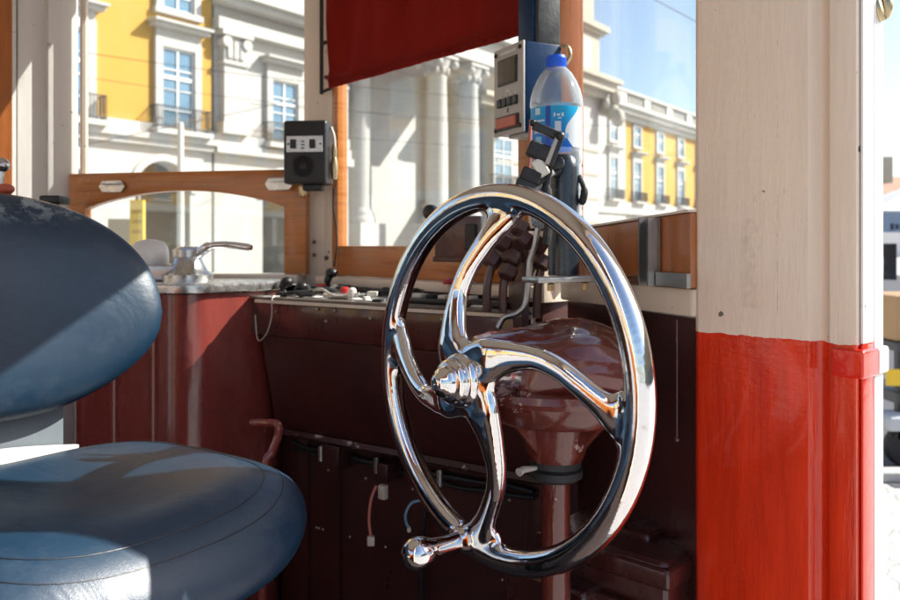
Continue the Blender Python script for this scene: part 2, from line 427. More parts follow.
# left corner: inner side faces catch the sun
post([(-1.040,2.228),(-1.098,2.185),(-1.135,2.25),(-1.07,2.30)], FLOOR, CEIL, M['white'])
post([(-1.112,2.205),(-1.165,2.157),(-1.215,2.21),(-1.15,2.27)], FLOOR, CEIL, M['white'])
post([(-1.163,2.145),(-1.180,2.130),(-1.22,2.17),(-1.20,2.20)], FLOOR, CEIL, M['white'])
b = new(); tube(b, [W(-1.013,2.215,.197), W(-1.013,2.215,CEIL)], .011, 8); obj('corner_bead', b, M['cream'], tram)
# left side wall: dark panel, wooden window frame, upper panel
Lp = lambda t: (-1.205-.7413*t, 2.13-.6712*t)
b = new(); wallseg(b, Lp(0), Lp(2.5), .03, FLOOR, -.10); obj('side_panel', b, M['maroon'], tram)
b = new(); wallseg(b, Lp(0), Lp(2.5), .04, .72, CEIL); split_obj('header', b, M['cream'], tram)
b = new()
for t in (.0, .85, 1.7, 2.45): wallseg(b, Lp(t-.03), Lp(t+.03), .045, -.1, .66)
swf = split_obj('window_frame', b, M['wood_v'], tram)[0]
b = new(); wallseg(b, Lp(.06), Lp(2.42), .004, -.1, .66); obj('window_glass', b, M['glass'], swf, 0)
# rear bulkhead with door opening and window
b = new(); tbox(b, -2.42, -2.38, 0, .7, FLOOR, 0); tbox(b, -2.42, -2.38, 1.3, 2.0, FLOOR, 0); tbox(b, -2.42, -2.38, 0, .08, 0, .7); tbox(b, -2.42, -2.38, .62, .7, 0, .7); tbox(b, -2.42, -2.38, 1.3, 1.38, 0, .7); tbox(b, -2.42, -2.38, 1.92, 2.0, 0, .7); tbox(b, -2.42, -2.38, 0, 2.0, .701, CEIL)
split_obj('rear_bulkhead', b, M['wood_v'], tram, 0)
# rear door post and right-hand body panel behind the doorway (out of frame, seen in reflections)
b = new(); tbox(b, -1.06, -.98, -.01, .07, FLOOR-.3, CEIL); bev(b, .006, 2); obj('rear_door_post', b, M['cream'], tram)
b = new(); tbox(b, -.98, -.001, -.005, .05, .72, CEIL); obj('door_header', b, M['cream'], tram, 0)
b = new(); tbox(b, -2.38, -1.061, -.01, .03, FLOOR-.3, -.1); tbox(b, -2.38, -1.061, -.01, .03, .62, CEIL); split_obj('body_panel', b, M['redgloss'], tram)
# headers above the panes
b = new()
wallseg(b, PR1, PR0, .05, TOP, CEIL, .0); wallseg(b, (.372,1.095), (.43,1.02), .05, TOP, CEIL)
wallseg(b, CR, CL, .05, .70, CEIL); wallseg(b, LR, LL, .05, .74, CEIL)
split_obj('header', b, M['cream'], tram)
# front lower panels (outside skin)
b = new(); wallseg(b, PR1, (.363,1.137), .03, FLOOR-.3, -.105); wallseg(b, (.42,1.14), (.50,1.09), .03, FLOOR-.3, -.105)
split_obj('side_panel', b, M['maroon_dark'], tram)
b = new(); wallseg(b, (CR[0]+.02,CR[1]+.03), (CL[0]-.02,CL[1]+.03), .03, FLOOR-.3, -.105); wallseg(b, LR, LL, .03, FLOOR-.3, -.105)
split_obj('front_panel', b, M['maroon_dark'], tram)
# sills
def sill(p, q, z0, z1, t, shift, mat=None):
    b = new(); wallseg(b, p, q, t, z0, z1, shift); bev(b, .006, 2); return obj('sill', b, mat or M['cream'], tram)
b = new(); prism(b, [Vector((x,y,CAMZ-.102)) for x, y in ((.205,1.492),(.341,1.130),(.40,1.10),(.27,1.54))], UP*.040); bev(b, .005, 2); obj('sill', b, M['cream'], tram)
sill((.19,1.53), (-.30,2.075), -.10, -.078, .12, .0)
sill((-.38,2.10), (-1.05,2.24), -.10, -.076, .11, .0)
# hanging dark rods on the side panel
b = new(); p = K(677, 320, 1.15); tube(b, [p, p-UP*.17], .0013, 8); ball(b, p-UP*.172, .0035); ball(b, p-UP*.06, .0022)
obj('latch_rod', b, M['browncast'], tram)

# window sashes --------------------------------------------------------
def sash(name, label=None):
    return None
# centre pane: stiles, bottom rail, glass
def dirn(p, q):
    d = Vector((q[0]-p[0], q[1]-p[1], 0)); return d.normalized()
fr = new()
dC = dirn(CR, CL)
def plan(p, d, s, off=0):
    n = Vector((-d.y, d.x, 0)); v = Vector((p[0], p[1], 0))+d*s+n*off; return (v.x, v.y)
LC = (Vector((*CL,0))-Vector((*CR,0))).length
wallseg(fr, plan(CR,dC,LC-.035), plan(CR,dC,LC), .03, -.078, TOP+.17)
wallseg(fr, plan(CR,dC,.0), plan(CR,dC,.045), .03, -.078, TOP+.17)
wallseg(fr, plan(CR,dC,.0455), plan(CR,dC,LC-.0355), .028, -.077, -.002)
bev(fr, .003, 2)
cf = obj('window_frame', fr, M['wood'], tram)
b = new(); wallseg(b, plan(CR,dC,.046), plan(CR,dC,LC-.036), .004, -.002, TOP+.17); obj('window_glass', b, M['glass'], cf, 0)
# right pane: stile, dropped sash with steel channel, glass
dR = dirn(PR1, PR0)
fr = new(); wallseg(fr, plan(PR1,dR,-.012), plan(PR1,dR,.012), .05, -.062, TOP, -.012); bev(fr, .003, 2)
rf = obj('window_frame', fr, M['wood_v'], tram)
b = new(); wallseg(b, plan(PR1,dR,.012), plan(PR1,dR,.463), .004, -.06, TOP, .008); obj('window_glass', b, M['glass'], rf, 0)
fr = new()
q0, q1 = plan(PR1,dR,.03,-.002), plan(PR1,dR,.432,-.002)
n2 = Vector((-dR.y, dR.x, 0))
P0 = Vector((*q0, CAMZ)); P1 = Vector((*q1, CAMZ))
prism(fr, [P0+UP*-.061, P1+UP*-.061, P1+UP*.046, P0+UP*.027], n2*-.022); bev(fr, .003, 2)
ds = obj('window_sash', fr, M['wood_v'], tram, label='dropped wooden sash with steel channel beside the door post')
b = new()   # pale weathered cap on the sash
prism(b, [P0+UP*.0275+n2*.004, P1+UP*.0465+n2*.004, P1+UP*.050+n2*.004, P0+UP*.031+n2*.004], n2*-.03); obj('sash_cap', b, M['cream'], ds)
b = new()
cp = Vector((*plan(PR1,dR,.342,-.029), 0))
box(b, Vector((cp.x, cp.y, CAMZ-.010)), .030, .004, .102, dR, n2); box(b, Vector((cp.x, cp.y, CAMZ-.010))+dR*-.013+n2*-.009, .004, .018, .102, dR, n2); box(b, Vector((cp.x, cp.y, CAMZ-.010))+dR*.013+n2*-.009, .004, .018, .102, dR, n2)
obj('steel_channel', b, M['steel'], ds)
b = new(); wallseg(b, plan((cp.x,cp.y),dR,.017,-.004), plan((cp.x,cp.y),dR,.10,-.004), .006, -.0605, -.040); obj('steel_strip', b, M['steel'], ds)
# left pane: arched upper rail, stiles, latches and lift handles, glass
dL = dirn(LR, LL); nL = Vector((-dL.y, dL.x, 0)); LLn = (Vector((*LL,0))-Vector((*LR,0))).length
fr = new(); base = Vector((*LR, CAMZ))-nL*-.02
RT = .196; 
pts = [base+dL*-.024+UP*RT, base+dL*LLn+UP*RT, base+dL*LLn+UP*-.075, base+dL*(LLn-.05)+UP*-.075]
i0, i1 = LLn-.05, .036
for k in range(17):
    t = k/16; s = i0+(i1-i0)*t
    pts.append(base+dL*s+UP*(.098+.047*math.sin(PI*t)**.8))
pts += [base+dL*.036+UP*-.075, base+dL*-.024+UP*-.075]
prism(fr, pts, nL*-.028 if nL.y > 0 else nL*.028)
bev(fr, .0025, 2)
lf = obj('window_frame', fr, M['wood'], tram, label='dropped sash with arched wooden top rail')
b = new(); wallseg(b, plan(LR,dL,.042,.03), plan(LR,dL,LLn-.05,.03), .004, -.075, .15); obj('window_glass', b, M['glass'], lf, 0)
b = new(); wallseg(b, plan(LR,dL,.0,.0), plan(LR,dL,LLn,.0), .004, -.075, .74); obj('window_glass', b, M['glass'], tram, 0)
def latch(px, py, w, h, Y, mat, name):
    b = new(); c = K(px, py, Y); box(b, c, w, .008, h, dL, nL); bev(b, .002, 1)
    for sx in (-1, 1):
        for sz in (-1, 1): ball(b, c+dL*(sx*w*.32)+UP*(sz*h*.36)-Vector((0,.005,0)), .0035, 8, 6)
    return obj(name, b, mat, lf)
latch(86, 187, .035, .052, 2.195, M['brass'], 'latch')
latch(303, 190, .022, .035, 2.05, M['brass'], 'latch')
def lift(px, py, Y):
    b = new(); c = K(px, py, Y); w, h = .040, .016
    pl = [c+dL*(-w)+UP*0, c+dL*(-w*.72)+UP*h, c+dL*(w*.72)+UP*h, c+dL*w, c+dL*(w*.72)-UP*h, c+dL*(-w*.72)-UP*h]
    prism(b, pl, Vector((0,-.004,0))); 
    box(b, c+Vector((0,-.012,.008)), .05, .02, .006, dL, Vector((0,1,0)))
    bev(b, .0015, 1); obj('lift_handle', b, M['zinc'], lf)
lift(112, 186.5, 2.165); lift(279, 184, 2.052)
# black conduit on the left cream post
b = new(); tube(b, [K(321.5,-20,2.06), K(321.5,60,2.06), K(321.5,94,2.06)], .005, 8)
tube(b, [K(321.5,92,2.06), K(331,88,2.05)], .004, 8); tube(b, [K(321.5,44,2.06), K(326,42,2.05)], .005, 8)
split_obj('conduit', b, M['blackrough'], tram)
b = new()
for px, py in ((314,242),(314,255),(326,77),(326,258),(330,252)): lathe(b, [(.0055,0),(.0055,.004),(.002,.006)], K(px,py,2.066)+Vector((0,.004,0)), Vector((.1,-1,0)), 10)
split_obj('screw_head', b, M['browncast'], tram)

# ------------------------------------------------------------------ red roller blind on the centre pane
b = new()
nC = Vector((-dC.y, dC.x, 0)); 
inn = -1 if nC.y > 0 else 1
rows, cols = 14, 60
grid = []
for r in range(rows+1):
    row = []
    for c in range(cols+1):
        s = -.012+(LC-.022)*c/cols; zb_ = .397+.006*(1-c/cols); z = zb_+(.69-zb_)*r/rows
        wv = (.0012*math.sin(c*.55)+.001*math.sin(c*.23+1.3))+(r/rows)**.7*(.015*math.sin(c*.31+r*.13)+.009*math.sin(c*.62+r*.22+1)+.003*math.sin(c*1.3-r*.35))+(.0035 if r == 1 else 0)
        off = .036+wv+(.004 if r == 1 else 0)
        p = Vector((*CR, CAMZ))+dC*s+nC*(inn*off)+UP*(z+.0004*math.sin(c*.55))
        row.append(b.verts.new(p))
    grid.append(row)
for r in range(rows):
    for c in range(cols): b.faces.new((grid[r][c], grid[r][c+1], grid[r+1][c+1], grid[r+1][c]))
bl = thing('roller_blind', W(-.06,1.78,.39), 'dark red cloth blind hanging over the middle front window', 'blind')
o = obj('blind_cloth', b, M['fabric'], bl, 60)
m = o.modifiers.new('sol', 'SOLIDIFY'); m.thickness = .0012
b = new()
for k in range(54):
    s = .0+(LC-.045)*k/53
    p = Vector((*CR, CAMZ))+dC*s+nC*(inn*(.0392+.0012*math.sin((s+.012)/(LC-.022)*60*.55)+.001*math.sin((s+.012)/(LC-.022)*60*.23+1.3)))+UP*(.421+.006*(1-k/53))
    box(b, p, .0075, .003, .0016, dC, nC)
obj('hem_stitching', b, paint('hem_thread', (.16,.01,.01), .8, .1, 10, 0), bl)
b = new()
hp_ = []
for c in range(61):
    s_ = -.012+(LC-.022)*c/60; wv = (.0012*math.sin(c*.55)+.001*math.sin(c*.23+1.3))
    k_ = .006*(1-c/60)
    base_ = Vector((*CR, CAMZ))+dC*s_+nC*(inn*(.0375+wv+.0012*math.sin(c*2.1)))
    hp_.append([b.verts.new(base_+UP*z_+nC*(inn*o_)) for z_, o_ in ((.3955+k_,-.002),(.3955+k_,.001),(.407+k_,.0022+.0006*math.sin(c*1.7)),(.418+k_,.0012),(.419+k_,-.001))])
for A_, B_ in zip(hp_, hp_[1:]):
    for k in range(4): b.faces.new((A_[k], B_[k], B_[k+1], A_[k+1]))
obj('blind_hem', b, M['fabric'], bl, 70)
b = new(); tube(b, [Vector((*plan(CR,dC,-.01,inn*.04), CAMZ+.71)), Vector((*plan(CR,dC,LC+.01,inn*.04), CAMZ+.71))], .022, 14); obj('roller', b, M['wood'], bl)

# ------------------------------------------------------------------ brake wheel
WC = W(.058, 1.04, -.170); WP = Vector((.627,-.78,0)).normalized(); WN = Vector((-.78,-.627,0)).normalized()
def Q(p, q, w): return WC + WP*p + UP*q + WN*w
PROF = [(.018,50),(.04,40),(.06,32),(.09,24),(.115,18.5),(.14,11),(.16,4.5),(.18,-.5),(.198,-4.5),(.216,-7.5),(.232,-9)]
def prof_ang(r):
    if r <= PROF[0][0]: return PROF[0][1]
    for (r0,a0),(r1,a1) in zip(PROF, PROF[1:]):
        if r <= r1: return a0+(a1-a0)*(r-r0)/(r1-r0)
    return PROF[-1][1]
def dish(r): return .046*max(0, 1-(max(r,.05)-.05)/.165)**.9
wb = new()
N_ = 120
rings = []
for i in range(N_):
    a = 2*PI*i/N_; rad = Vector((math.cos(a), math.sin(a)))
    ring = []
    for k in range(20):
        t = 2*PI*k/20
        ct, st = math.cos(t), math.sin(t); rr = .2334+.0163*math.copysign(abs(ct)**.82, ct); w = .0154*math.copysign(abs(st)**.82, st)
        ring.append(wb.verts.new(Q(rad.x*rr, rad.y*rr, w)))
    rings.append(ring)
for i in range(N_):
    A, B = rings[i], rings[(i+1)%N_]
    for k in range(20): wb.faces.new((A[k], A[(k+1)%20], B[(k+1)%20], B[k]))
WID = [(.0,.030),(.03,.030),(.05,.0275),(.07,.0215),(.09,.0168),(.115,.0132),(.15,.0126),(.175,.0140),(.19,.016),(.203,.0195),(.212,.0235),(.221,.030),(.232,.036)]
def wid(r):
    for (r0,a0),(r1,a1) in zip(WID, WID[1:]):
        if r <= r1: return a0+(a1-a0)*(r-r0)/(r1-r0)
    return WID[-1][1]
for k in range(4):
    base_a = 90-90*k
    pts = []
    NS = 46
    rs = [.012+(.228-.012)*i/(NS-1) for i in range(NS)]
    P2 = []
    for r in rs:
        a = math.radians(base_a+prof_ang(r)); P2.append((r*math.cos(a), r*math.sin(a)))
    P2s = [P2[0]]+[tuple((P2[i-1][j]+2*P2[i][j]+P2[i+1][j])/4 for j in (0,1)) for i in range(1,NS-1)]+[P2[-1]]
    rg = []
    for i, (r, p) in enumerate(zip(rs, P2s)):
        a_ = P2s[max(i-1,0)]; b_ = P2s[min(i+1,NS-1)]
        tx, ty = b_[0]-a_[0], b_[1]-a_[1]; L_ = math.hypot(tx, ty); nx, ny = -ty/L_, tx/L_
        if r > .2:   # the flare turns tangent to the rim
            f = (r-.2)/.028; rx, ry = p[0]/r, p[1]/r; nx, ny = nx*(1-f)-ry*f, ny*(1-f)+rx*f
        w_, th = wid(r), (.0112 if r > .06 else .0118)
        d_ = dish(r)
        ring = []
        for t in range(18):
            c_, s_ = math.cos(2*PI*t/18), math.sin(2*PI*t/18)
            c_ = math.copysign(abs(c_)**.8, c_); s_ = math.copysign(abs(s_)**.8, s_)
            ring.append(wb.verts.new(Q(p[0]+nx*w_*c_, p[1]+ny*w_*c_, d_+th*s_)))
        rg.append(ring)
    for A, B in zip(rg, rg[1:]):
        for t in range(18): wb.faces.new((A[t], A[(t+1)%18], B[(t+1)%18], B[t]))
    wb.faces.new(rg[0][::-1]); wb.faces.new(rg[-1])
lathe(wb, [(.0,-.03),(.028,-.03),(.03,.0),(.036,.03),(.037,.05),(.034,.058),(0,.058)], WC, WN, 40)
# handle root boss
hp, hq = -.052, -.226
lathe(wb, [(0,-.005),(.02,-.005),(.017,.012),(.0135,.022),(0,.022)], Q(hp,hq,0), WN, 20)
bmesh.ops.recalc_face_normals(wb, faces=wb.faces[:])
tm = bpy.data.meshes.new('tmp'); wb.to_mesh(tm); wb.free()
to = bpy.data.objects.new('tmp', tm); COL.objects.link(to)
md = to.modifiers.new('r', 'REMESH'); md.mode = 'VOXEL'; md.voxel_size = .0021
md = to.modifiers.new('s', 'SMOOTH'); md.factor = .5; md.iterations = 4
md = to.modifiers.new('out', 'DISPLACE'); md.strength = .014; md.mid_level = 0
md = to.modifiers.new('r2', 'REMESH'); md.mode = 'VOXEL'; md.voxel_size = .0022
md = to.modifiers.new('s2', 'SMOOTH'); md.factor = .5; md.iterations = 10
md = to.modifiers.new('in', 'DISPLACE'); md.strength = -.0132; md.mid_level = 0
md = to.modifiers.new('r3', 'REMESH'); md.mode = 'VOXEL'; md.voxel_size = .0021
md = to.modifiers.new('s3', 'SMOOTH'); md.factor = .5; md.iterations = 20
dg = bpy.context.evaluated_depsgraph_get()
wm = bpy.data.meshes.new_from_object(to.evaluated_get(dg))
bpy.data.objects.remove(to)
wheel = thing('brake_wheel', WC, 'polished chrome handbrake wheel with four curved spokes and a crank handle', 'hand wheel')
wm.shade_smooth()
vn = [Vector(v.vector) for v in wm.vertex_normals]
co = [Vector(v.co) for v in wm.vertices]
groups = {i: [] for i in range(6)}
for p in wm.polygons:
    d = Vector(p.center)-WC; P_, Q_ = d.dot(WP), d.dot(UP); r = math.hypot(P_, Q_)
    if r > .2145: g = 0
    elif r < .042: g = 1
    else:
        a = math.degrees(math.atan2(Q_, P_)); rel = a-prof_ang(r)
        g = 2+(round((90-rel)/90) % 4)
    groups[g].append(list(p.vertices))
for g, name in ((0,'rim'),(1,'hub'),(2,'spoke'),(3,'spoke'),(4,'spoke'),(5,'spoke')):
    idx = {}; fs = []
    for f in groups[g]:
        fs.append([idx.setdefault(v, len(idx)) for v in f])
    inv_ = sorted(idx, key=idx.get)
    me = bpy.data.meshes.new(name); me.from_pydata([co[v] for v in inv_], [], fs); me.update()
    me.shade_smooth(); me.normals_split_custom_set_from_vertices([vn[v] for v in inv_])
    me.materials.append(M['chrome'])
    o = bpy.data.objects.new(name, me); COL.objects.link(o); attach(o, wheel)
b = new(); lathe(b, [(0,.05),(.034,.05),(.0345,.060),(.031,.066),(.0285,.0665),(.0275,.069),(.0285,.071),(.027,.077),(.022,.080),(.0205,.0803),(.0195,.082),(.0195,.085),(.017,.090),(.0125,.092),(.011,.096),(.007,.0985),(0,.0995)], WC, WN, 48)
obj('hub_nut', b, M['chrome'], wheel, 50)
b = new(); lathe(b, [(0,.018),(.0128,.018),(.0118,.03),(.0122,.045),(.0138,.06),(.0155,.066),(.0175,.070),(.0202,.077),(.0212,.086),(.0195,.096),(.014,.103),(.007,.1065),(0,.1073)], Q(hp,hq,0), WN, 32)
obj('crank_handle', b, M['chrome'], wheel, 60)

# ------------------------------------------------------------------ brake gear column behind the wheel
GX = W(.150, 1.135, 0)
gear = thing('brake_gear_column', W(.150,1.135,FLOOR), 'glossy maroon brake gear housing on a round floor column behind the wheel', 'gear housing')
b = new()
gp = [(0,-.116),(.03,-.1162),(.062,-.118),(.086,-.123),(.103,-.134),(.112,-.152),(.115,-.174),(.112,-.19),(.104,-.197)]
gp = [(r0+(r1-r0)*k/4, h0+(h1-h0)*k/4) for (r0,h0),(r1,h1) in zip(gp, gp[1:]) for k in range(4)]+[gp[-1]]
lathe(b, gp, GX, UP, 96)
for v in b.verts:
    d = v.co-GX; v.co += Vector((d.x*.16+.004, 0, 0)) + Vector((0,0,.006*math.sin(d.x*38+1)+.004*math.cos(d.y*45)-0))
    nv = mnoise.noise_vector(v.co*19); nv2 = mnoise.noise_vector(v.co*48+Vector((3,1,7)))
    fade = min(1, max(0, (v.co.z-CAMZ+.197)/.03)); v.co += (nv*.0045+nv2*.0018)*fade
obj('gear_cover', b, M['housing'], gear, 50)
b = new(); lathe(b, [(.105,-.190),(.127,-.195),(.1295,-.204),(.126,-.211),(.115,-.2135),(.111,-.230),(.102,-.242),(.05,-.254)], GX, UP, 48)
for k in range(8):
    a = 2*PI*k/8+.3; lathe(b, [(.009,0),(.009,.008),(.004,.011)], GX+Vector((math.cos(a)*.112, math.sin(a)*.112, -.197)), UP, 6)
obj('flange', b, M['housing'], gear, 40)
b = new(); lathe(b, [(.058,-.244),(.050,-.258),(.043,-.292),(.038,-.303)], GX, UP, 32); obj('neck', b, M['housing'], gear)
b = new()
for a in (2.2, 3.9, 5.4):
    d = Vector((math.cos(a), math.sin(a), 0)); e = Vector((-d.y, d.x, 0))
    prism(b, [GX+d*.04+UP*-.236-e*.005, GX+d*.096+UP*-.236-e*.005, GX+d*.046+UP*-.287-e*.005, GX+d*.04+UP*-.292-e*.005], e*.010)
bev(b, .002, 1); split_obj('gusset', b, M['housing'], gear)
b = new(); lathe(b, [(.030,-.301),(.035,-.303),(.036,-.312),(.033,-.315),(.038,-.317),(.038,-.327),(.030,-.332)], GX, UP, 32); obj('collar', b, M['blackrough'], gear, 40)
b = new(); tube(b, [GX+Vector((-.03,-.02,-.311)), GX+Vector((-.050,-.036,-.309)), GX+Vector((-.056,-.042,-.311))], [.003,.005,.006], 10); obj('set_screw', b, M['clear'], gear)
b = new(); lathe(b, [(.0205,-.331),(.0215,-.86),(.06,-.862),(.06,-.90)], GX, UP, 28); obj('column', b, M['housing'], gear, 40)
b = new(); tube(b, [WC-WN*.02, WC-WN*.13], .016, 20); obj('axle', b, M['steel'], wheel)

# ------------------------------------------------------------------ control console
con = thing('control_console', W(-.1,1.7,FLOOR), 'maroon control console with a cluttered worktop under the front windows', 'console')
cd = Vector((.817,-.576,0)).normalized(); cA = Vector((-.44,1.83,0)); cn = Vector((.576,.817,0)).normalized()
def C2(s, t): return cA+cd*s+cn*t
front = [C2(0,0), C2(.715,0)]
back = [Vector((.165,1.50,0)), Vector((-.30,1.985,0)), Vector((-.52,2.06,0)), Vector((-.53,1.93,0))]
def slab(bm, pts, z0, z1): prism(bm, [p+UP*(CAMZ+z0) for p in pts], UP*(z1-z0))
b = new(); slab(b, front+back, -.124, -.118); bev(b, .0015, 1); obj('worktop', b, M['topmat'], con)
b = new(); slab(b, [C2(-.004,-.006), C2(.718,-.006), C2(.718,.012), C2(-.004,.012)], -.131, -.1245); obj('edge_trim', b, M['cream'], con)
b = new(); slab(b, [C2(0.002,0.002), C2(.713,0.002)]+[Vector((.16,1.49,0)), Vector((-.30,1.97,0)), Vector((-.50,2.05,0)), Vector((-.52,1.93,0))], -.205, -.1315); bev(b, .004, 2); obj('fascia', b, M['maroon'], con)
# sloping lower front
b = new()
prism(b, [C2(.004,.006)+UP*(CAMZ-.206), C2(.004,.05)+UP*(CAMZ-.42), C2(.004,.065)+UP*(CAMZ-.44), C2(.004,.25)+UP*(CAMZ-.44), C2(.004,.25)+UP*(CAMZ-.206)], cd*.70)
bev(b, .004, 2); obj('lower_front', b, M['maroon_dark'], con)
b = new(); prism(b, [C2(.0,.047)+UP*(CAMZ-.424), C2(.0,.040)+UP*(CAMZ-.434), C2(0,.066)+UP*(CAMZ-.446), C2(0,.07)+UP*(CAMZ-.436)], cd*.71); obj('ledge', b, paint('worn_ledge', (.05,.016,.014), .4, .4, 10, .3, 30, chips=(.4,.32,.3), chip_t=(.60,.63), chip_scale=22), con)
b = new(); wallseg(b, (C2(-.05,.13).x, C2(-.05,.13).y), (C2(.9,.13).x, C2(.9,.13).y), .02, FLOOR, -.445); obj('kick_panel', b, M['maroon_dark'], con)
b = new(); wallseg(b, (C2(.02,.115).x, C2(.02,.115).y), (C2(.05,.115).x, C2(.05,.115).y), .012, FLOOR, -.45); wallseg(b, (C2(.12,.116).x, C2(.12,.116).y), (C2(.15,.116).x, C2(.15,.116).y), .012, FLOOR, -.45); split_obj('stiffener', b, M['maroon_dark'], con)
b = new()
for k in range(15):
    p = C2(random.uniform(.05,.62), .106)+UP*(CAMZ-random.choice((.50,.52,.55,.62,.66,.70)))
    lathe(b, [(.0024,0),(.0022,.002),(.0,.003)], p, -cn, 8)
split_obj('screw_head', b, M['clear'], con)
b = new()
for s, z in ((.19,-.138),(.24,-.1385),(.215,-.163),(.34,-.15),(.52,-.142),(.06,-.15)): lathe(b, [(.0035,0),(.003,.003),(0,.004)], C2(s,.001)+UP*(CAMZ+z), -cn, 8)
split_obj('screw_head', b, M['steel'], con)
for s, z, w_, h_ in ((.165,-.475,.05,.055),(.315,-.485,.03,.04)):
    b = new(); box(b, C2(s,.09)+UP*(CAMZ+z), w_, .05, h_, cd, cn); bev(b, .004, 2); obj('junction_box', b, M['maroon_dark'], con)
# things on the worktop
ZT = -.118
def on(s, t, z=0): return C2(s,t)+UP*(CAMZ+ZT+z)
def plate(name, s, t, w, d, h, mat, rot=0, z=0):
    b = new(); c, sn = math.cos(rot), math.sin(rot)
    box(b, on(s,t,h/2+.0006+z), w, d, h, cd*c+cn*sn, cn*c-cd*sn); bev(b, min(.003, h*.3), 2); return obj(name, b, mat, con)
for args in (('label_card', .14,.05,.10,.05,.002), ('label_card', .29,.045,.085,.035,.002), ('label_card', .12,.14,.09,.06,.002), ('label_card', .36,.14,.07,.05,.002)):
    plate(*args, M['paper'], random.uniform(-.2,.2))
plate('gauge_plate', .21,.07,.09,.06,.012, M['zinc']); plate('gauge_plate', .32,.09,.07,.07,.006, M['steel'], .2)
plate('switch_panel', .47,.06,.12,.06,.010, M['black']); plate('switch_panel', .44,.18,.10,.06,.014, M['steel']); plate('switch_panel', .60,.06,.10,.08,.012, M['black'], .05)
for k in range(5):
    plate('rocker_switch', .425+.03*k,.06,.018,.03,.008, M['blackrough'] if k % 2 else M['ivory'], 0, .010)
for s, t, r_, mm in ((.085,.07,.012,'black'),(.20,.075,.012,'redplastic'),(.235,.06,.010,'ivory'),(.155,.11,.014,'black'),(.28,.12,.012,'black'),(.05,.10,.012,'ivory'),(.055,.15,.014,'redplastic'),(.11,.20,.016,'black')):
    b = new(); lathe(b, [(r_*1.2,0),(r_*1.2,.006),(r_,.008),(r_*.9,.02),(r_*.5,.024),(0,.0245)], on(s,t,.001), UP, 18); obj('control_knob', b, M[mm], con)
rc_ = random.Random(11)
for k in range(26):
    w_ = rc_.uniform(.012,.04); plate(rc_.choice(('switch_cover','label_card','terminal_block')), rc_.uniform(.04,.62), rc_.uniform(.02,.26), w_, rc_.uniform(.01,.03), rc_.uniform(.004,.018), M[rc_.choice(('black','blackrough','paper','zinc','ivory','steel','paper','redplastic'))], rc_.uniform(-.5,.5), .0)
for k in range(5):
    s0, t0 = rc_.uniform(.03,.4), rc_.uniform(.03,.2); b = new(); tube(b, smoothpath([on(s0+.05*i, t0+rc_.uniform(-.03,.05), .004+rc_.uniform(0,.018)) for i in range(5)], 5), rc_.choice((.002,.003,.0045)), 8); obj('cable', b, M[rc_.choice(('wireblack','wireblack','clear'))], con)
# cable runs and clips under the console
for z, r_ in ((-.475,.006),(-.492,.004)):
    b = new(); tube(b, smoothpath([C2(.0+.06*i,.108)+UP*(CAMZ+z+rc_.uniform(-.008,.006)) for i in range(12)], 4), r_, 8); obj('cable_run', b, M['wireblack'], con)
for s_ in (.10,.27,.44,.58):
    b = new(); box(b, C2(s_,.103)+UP*(CAMZ-.483), .012, .014, .04, cd, cn); bev(b, .003, 1); obj('cable_clip', b, M['steel'], con)
b = new(); tube(b, smoothpath([C2(.40,.106)+UP*(CAMZ-.49), C2(.405,.10)+UP*(CAMZ-.56), C2(.39,.104)+UP*(CAMZ-.66), C2(.40,.106)+UP*(CAMZ-.88)], 6), .005, 8); obj('cable_run', b, M['wireblack'], con)
# red mushroom button
b = new(); lathe(b, [(.008,0),(.008,.022)], K(452,292,1.62)-UP*.004, UP, 16); obj('button_stem', b, M['steel'], con)
b = new(); lathe(b, [(.006,.02),(.018,.020),(.0195,.024),(.018,.029),(.009,.032),(0,.0325)], K(452,292,1.62)-UP*.004, UP, 22); obj('mushroom_button', b, M['redplastic'], con)
# black toggle handles
for px, py, h_, Y in ((330,276,.05,1.93),(285,280,.03,1.9),(300,282,.02,1.86)):
    b = new(); p = K(px,py,Y); p.z = CAMZ+ZT+.001
    tube(b, smoothpath([p, p+UP*h_*.6+Vector((-.006,0,0)), p+UP*h_+Vector((.004,0,0))], 5), [.006]*5+[.009]*5+[.014], 12); ball(b, p+UP*h_+Vector((.004,0,0)), .015, 14, 10, (1,1,.8)); obj('toggle_lever', b, M['black'], con)
b = new(); p = K(335,281,1.88); p.z = CAMZ+ZT+.012; ball(b, p, .014, 14, 10); obj('indicator_lamp', b, M['ivory'], con)
# cables lying over the worktop
for pts in ([(.04,.05,.004),(.08,.03,.01),(.13,.10,.012),(.19,.13,.01),(.27,.15,.006),(.34,.19,.004)], [(.05,.12,.004),(.10,.15,.02),(.16,.16,.016),(.22,.19,.006)], [(.05,.08,.004),(.03,.14,.014),(.06,.2,.01)]):
    b = new(); tube(b, smoothpath([on(*p) for p in pts], 5), .0045, 8); obj('cable', b, M['wireblack'], con)
b = new(); tube(b, smoothpath([on(.05,.02,.002), on(.053,-.004,-.002), C2(.055,-.008)+UP*(CAMZ-.16), C2(.04,-.01)+UP*(CAMZ-.2), C2(.01,-.008)+UP*(CAMZ-.215), C2(-.004,-.004)+UP*(CAMZ-.16)], 6), .0016, 6); obj('thin_lead', b, M['clear'], con)

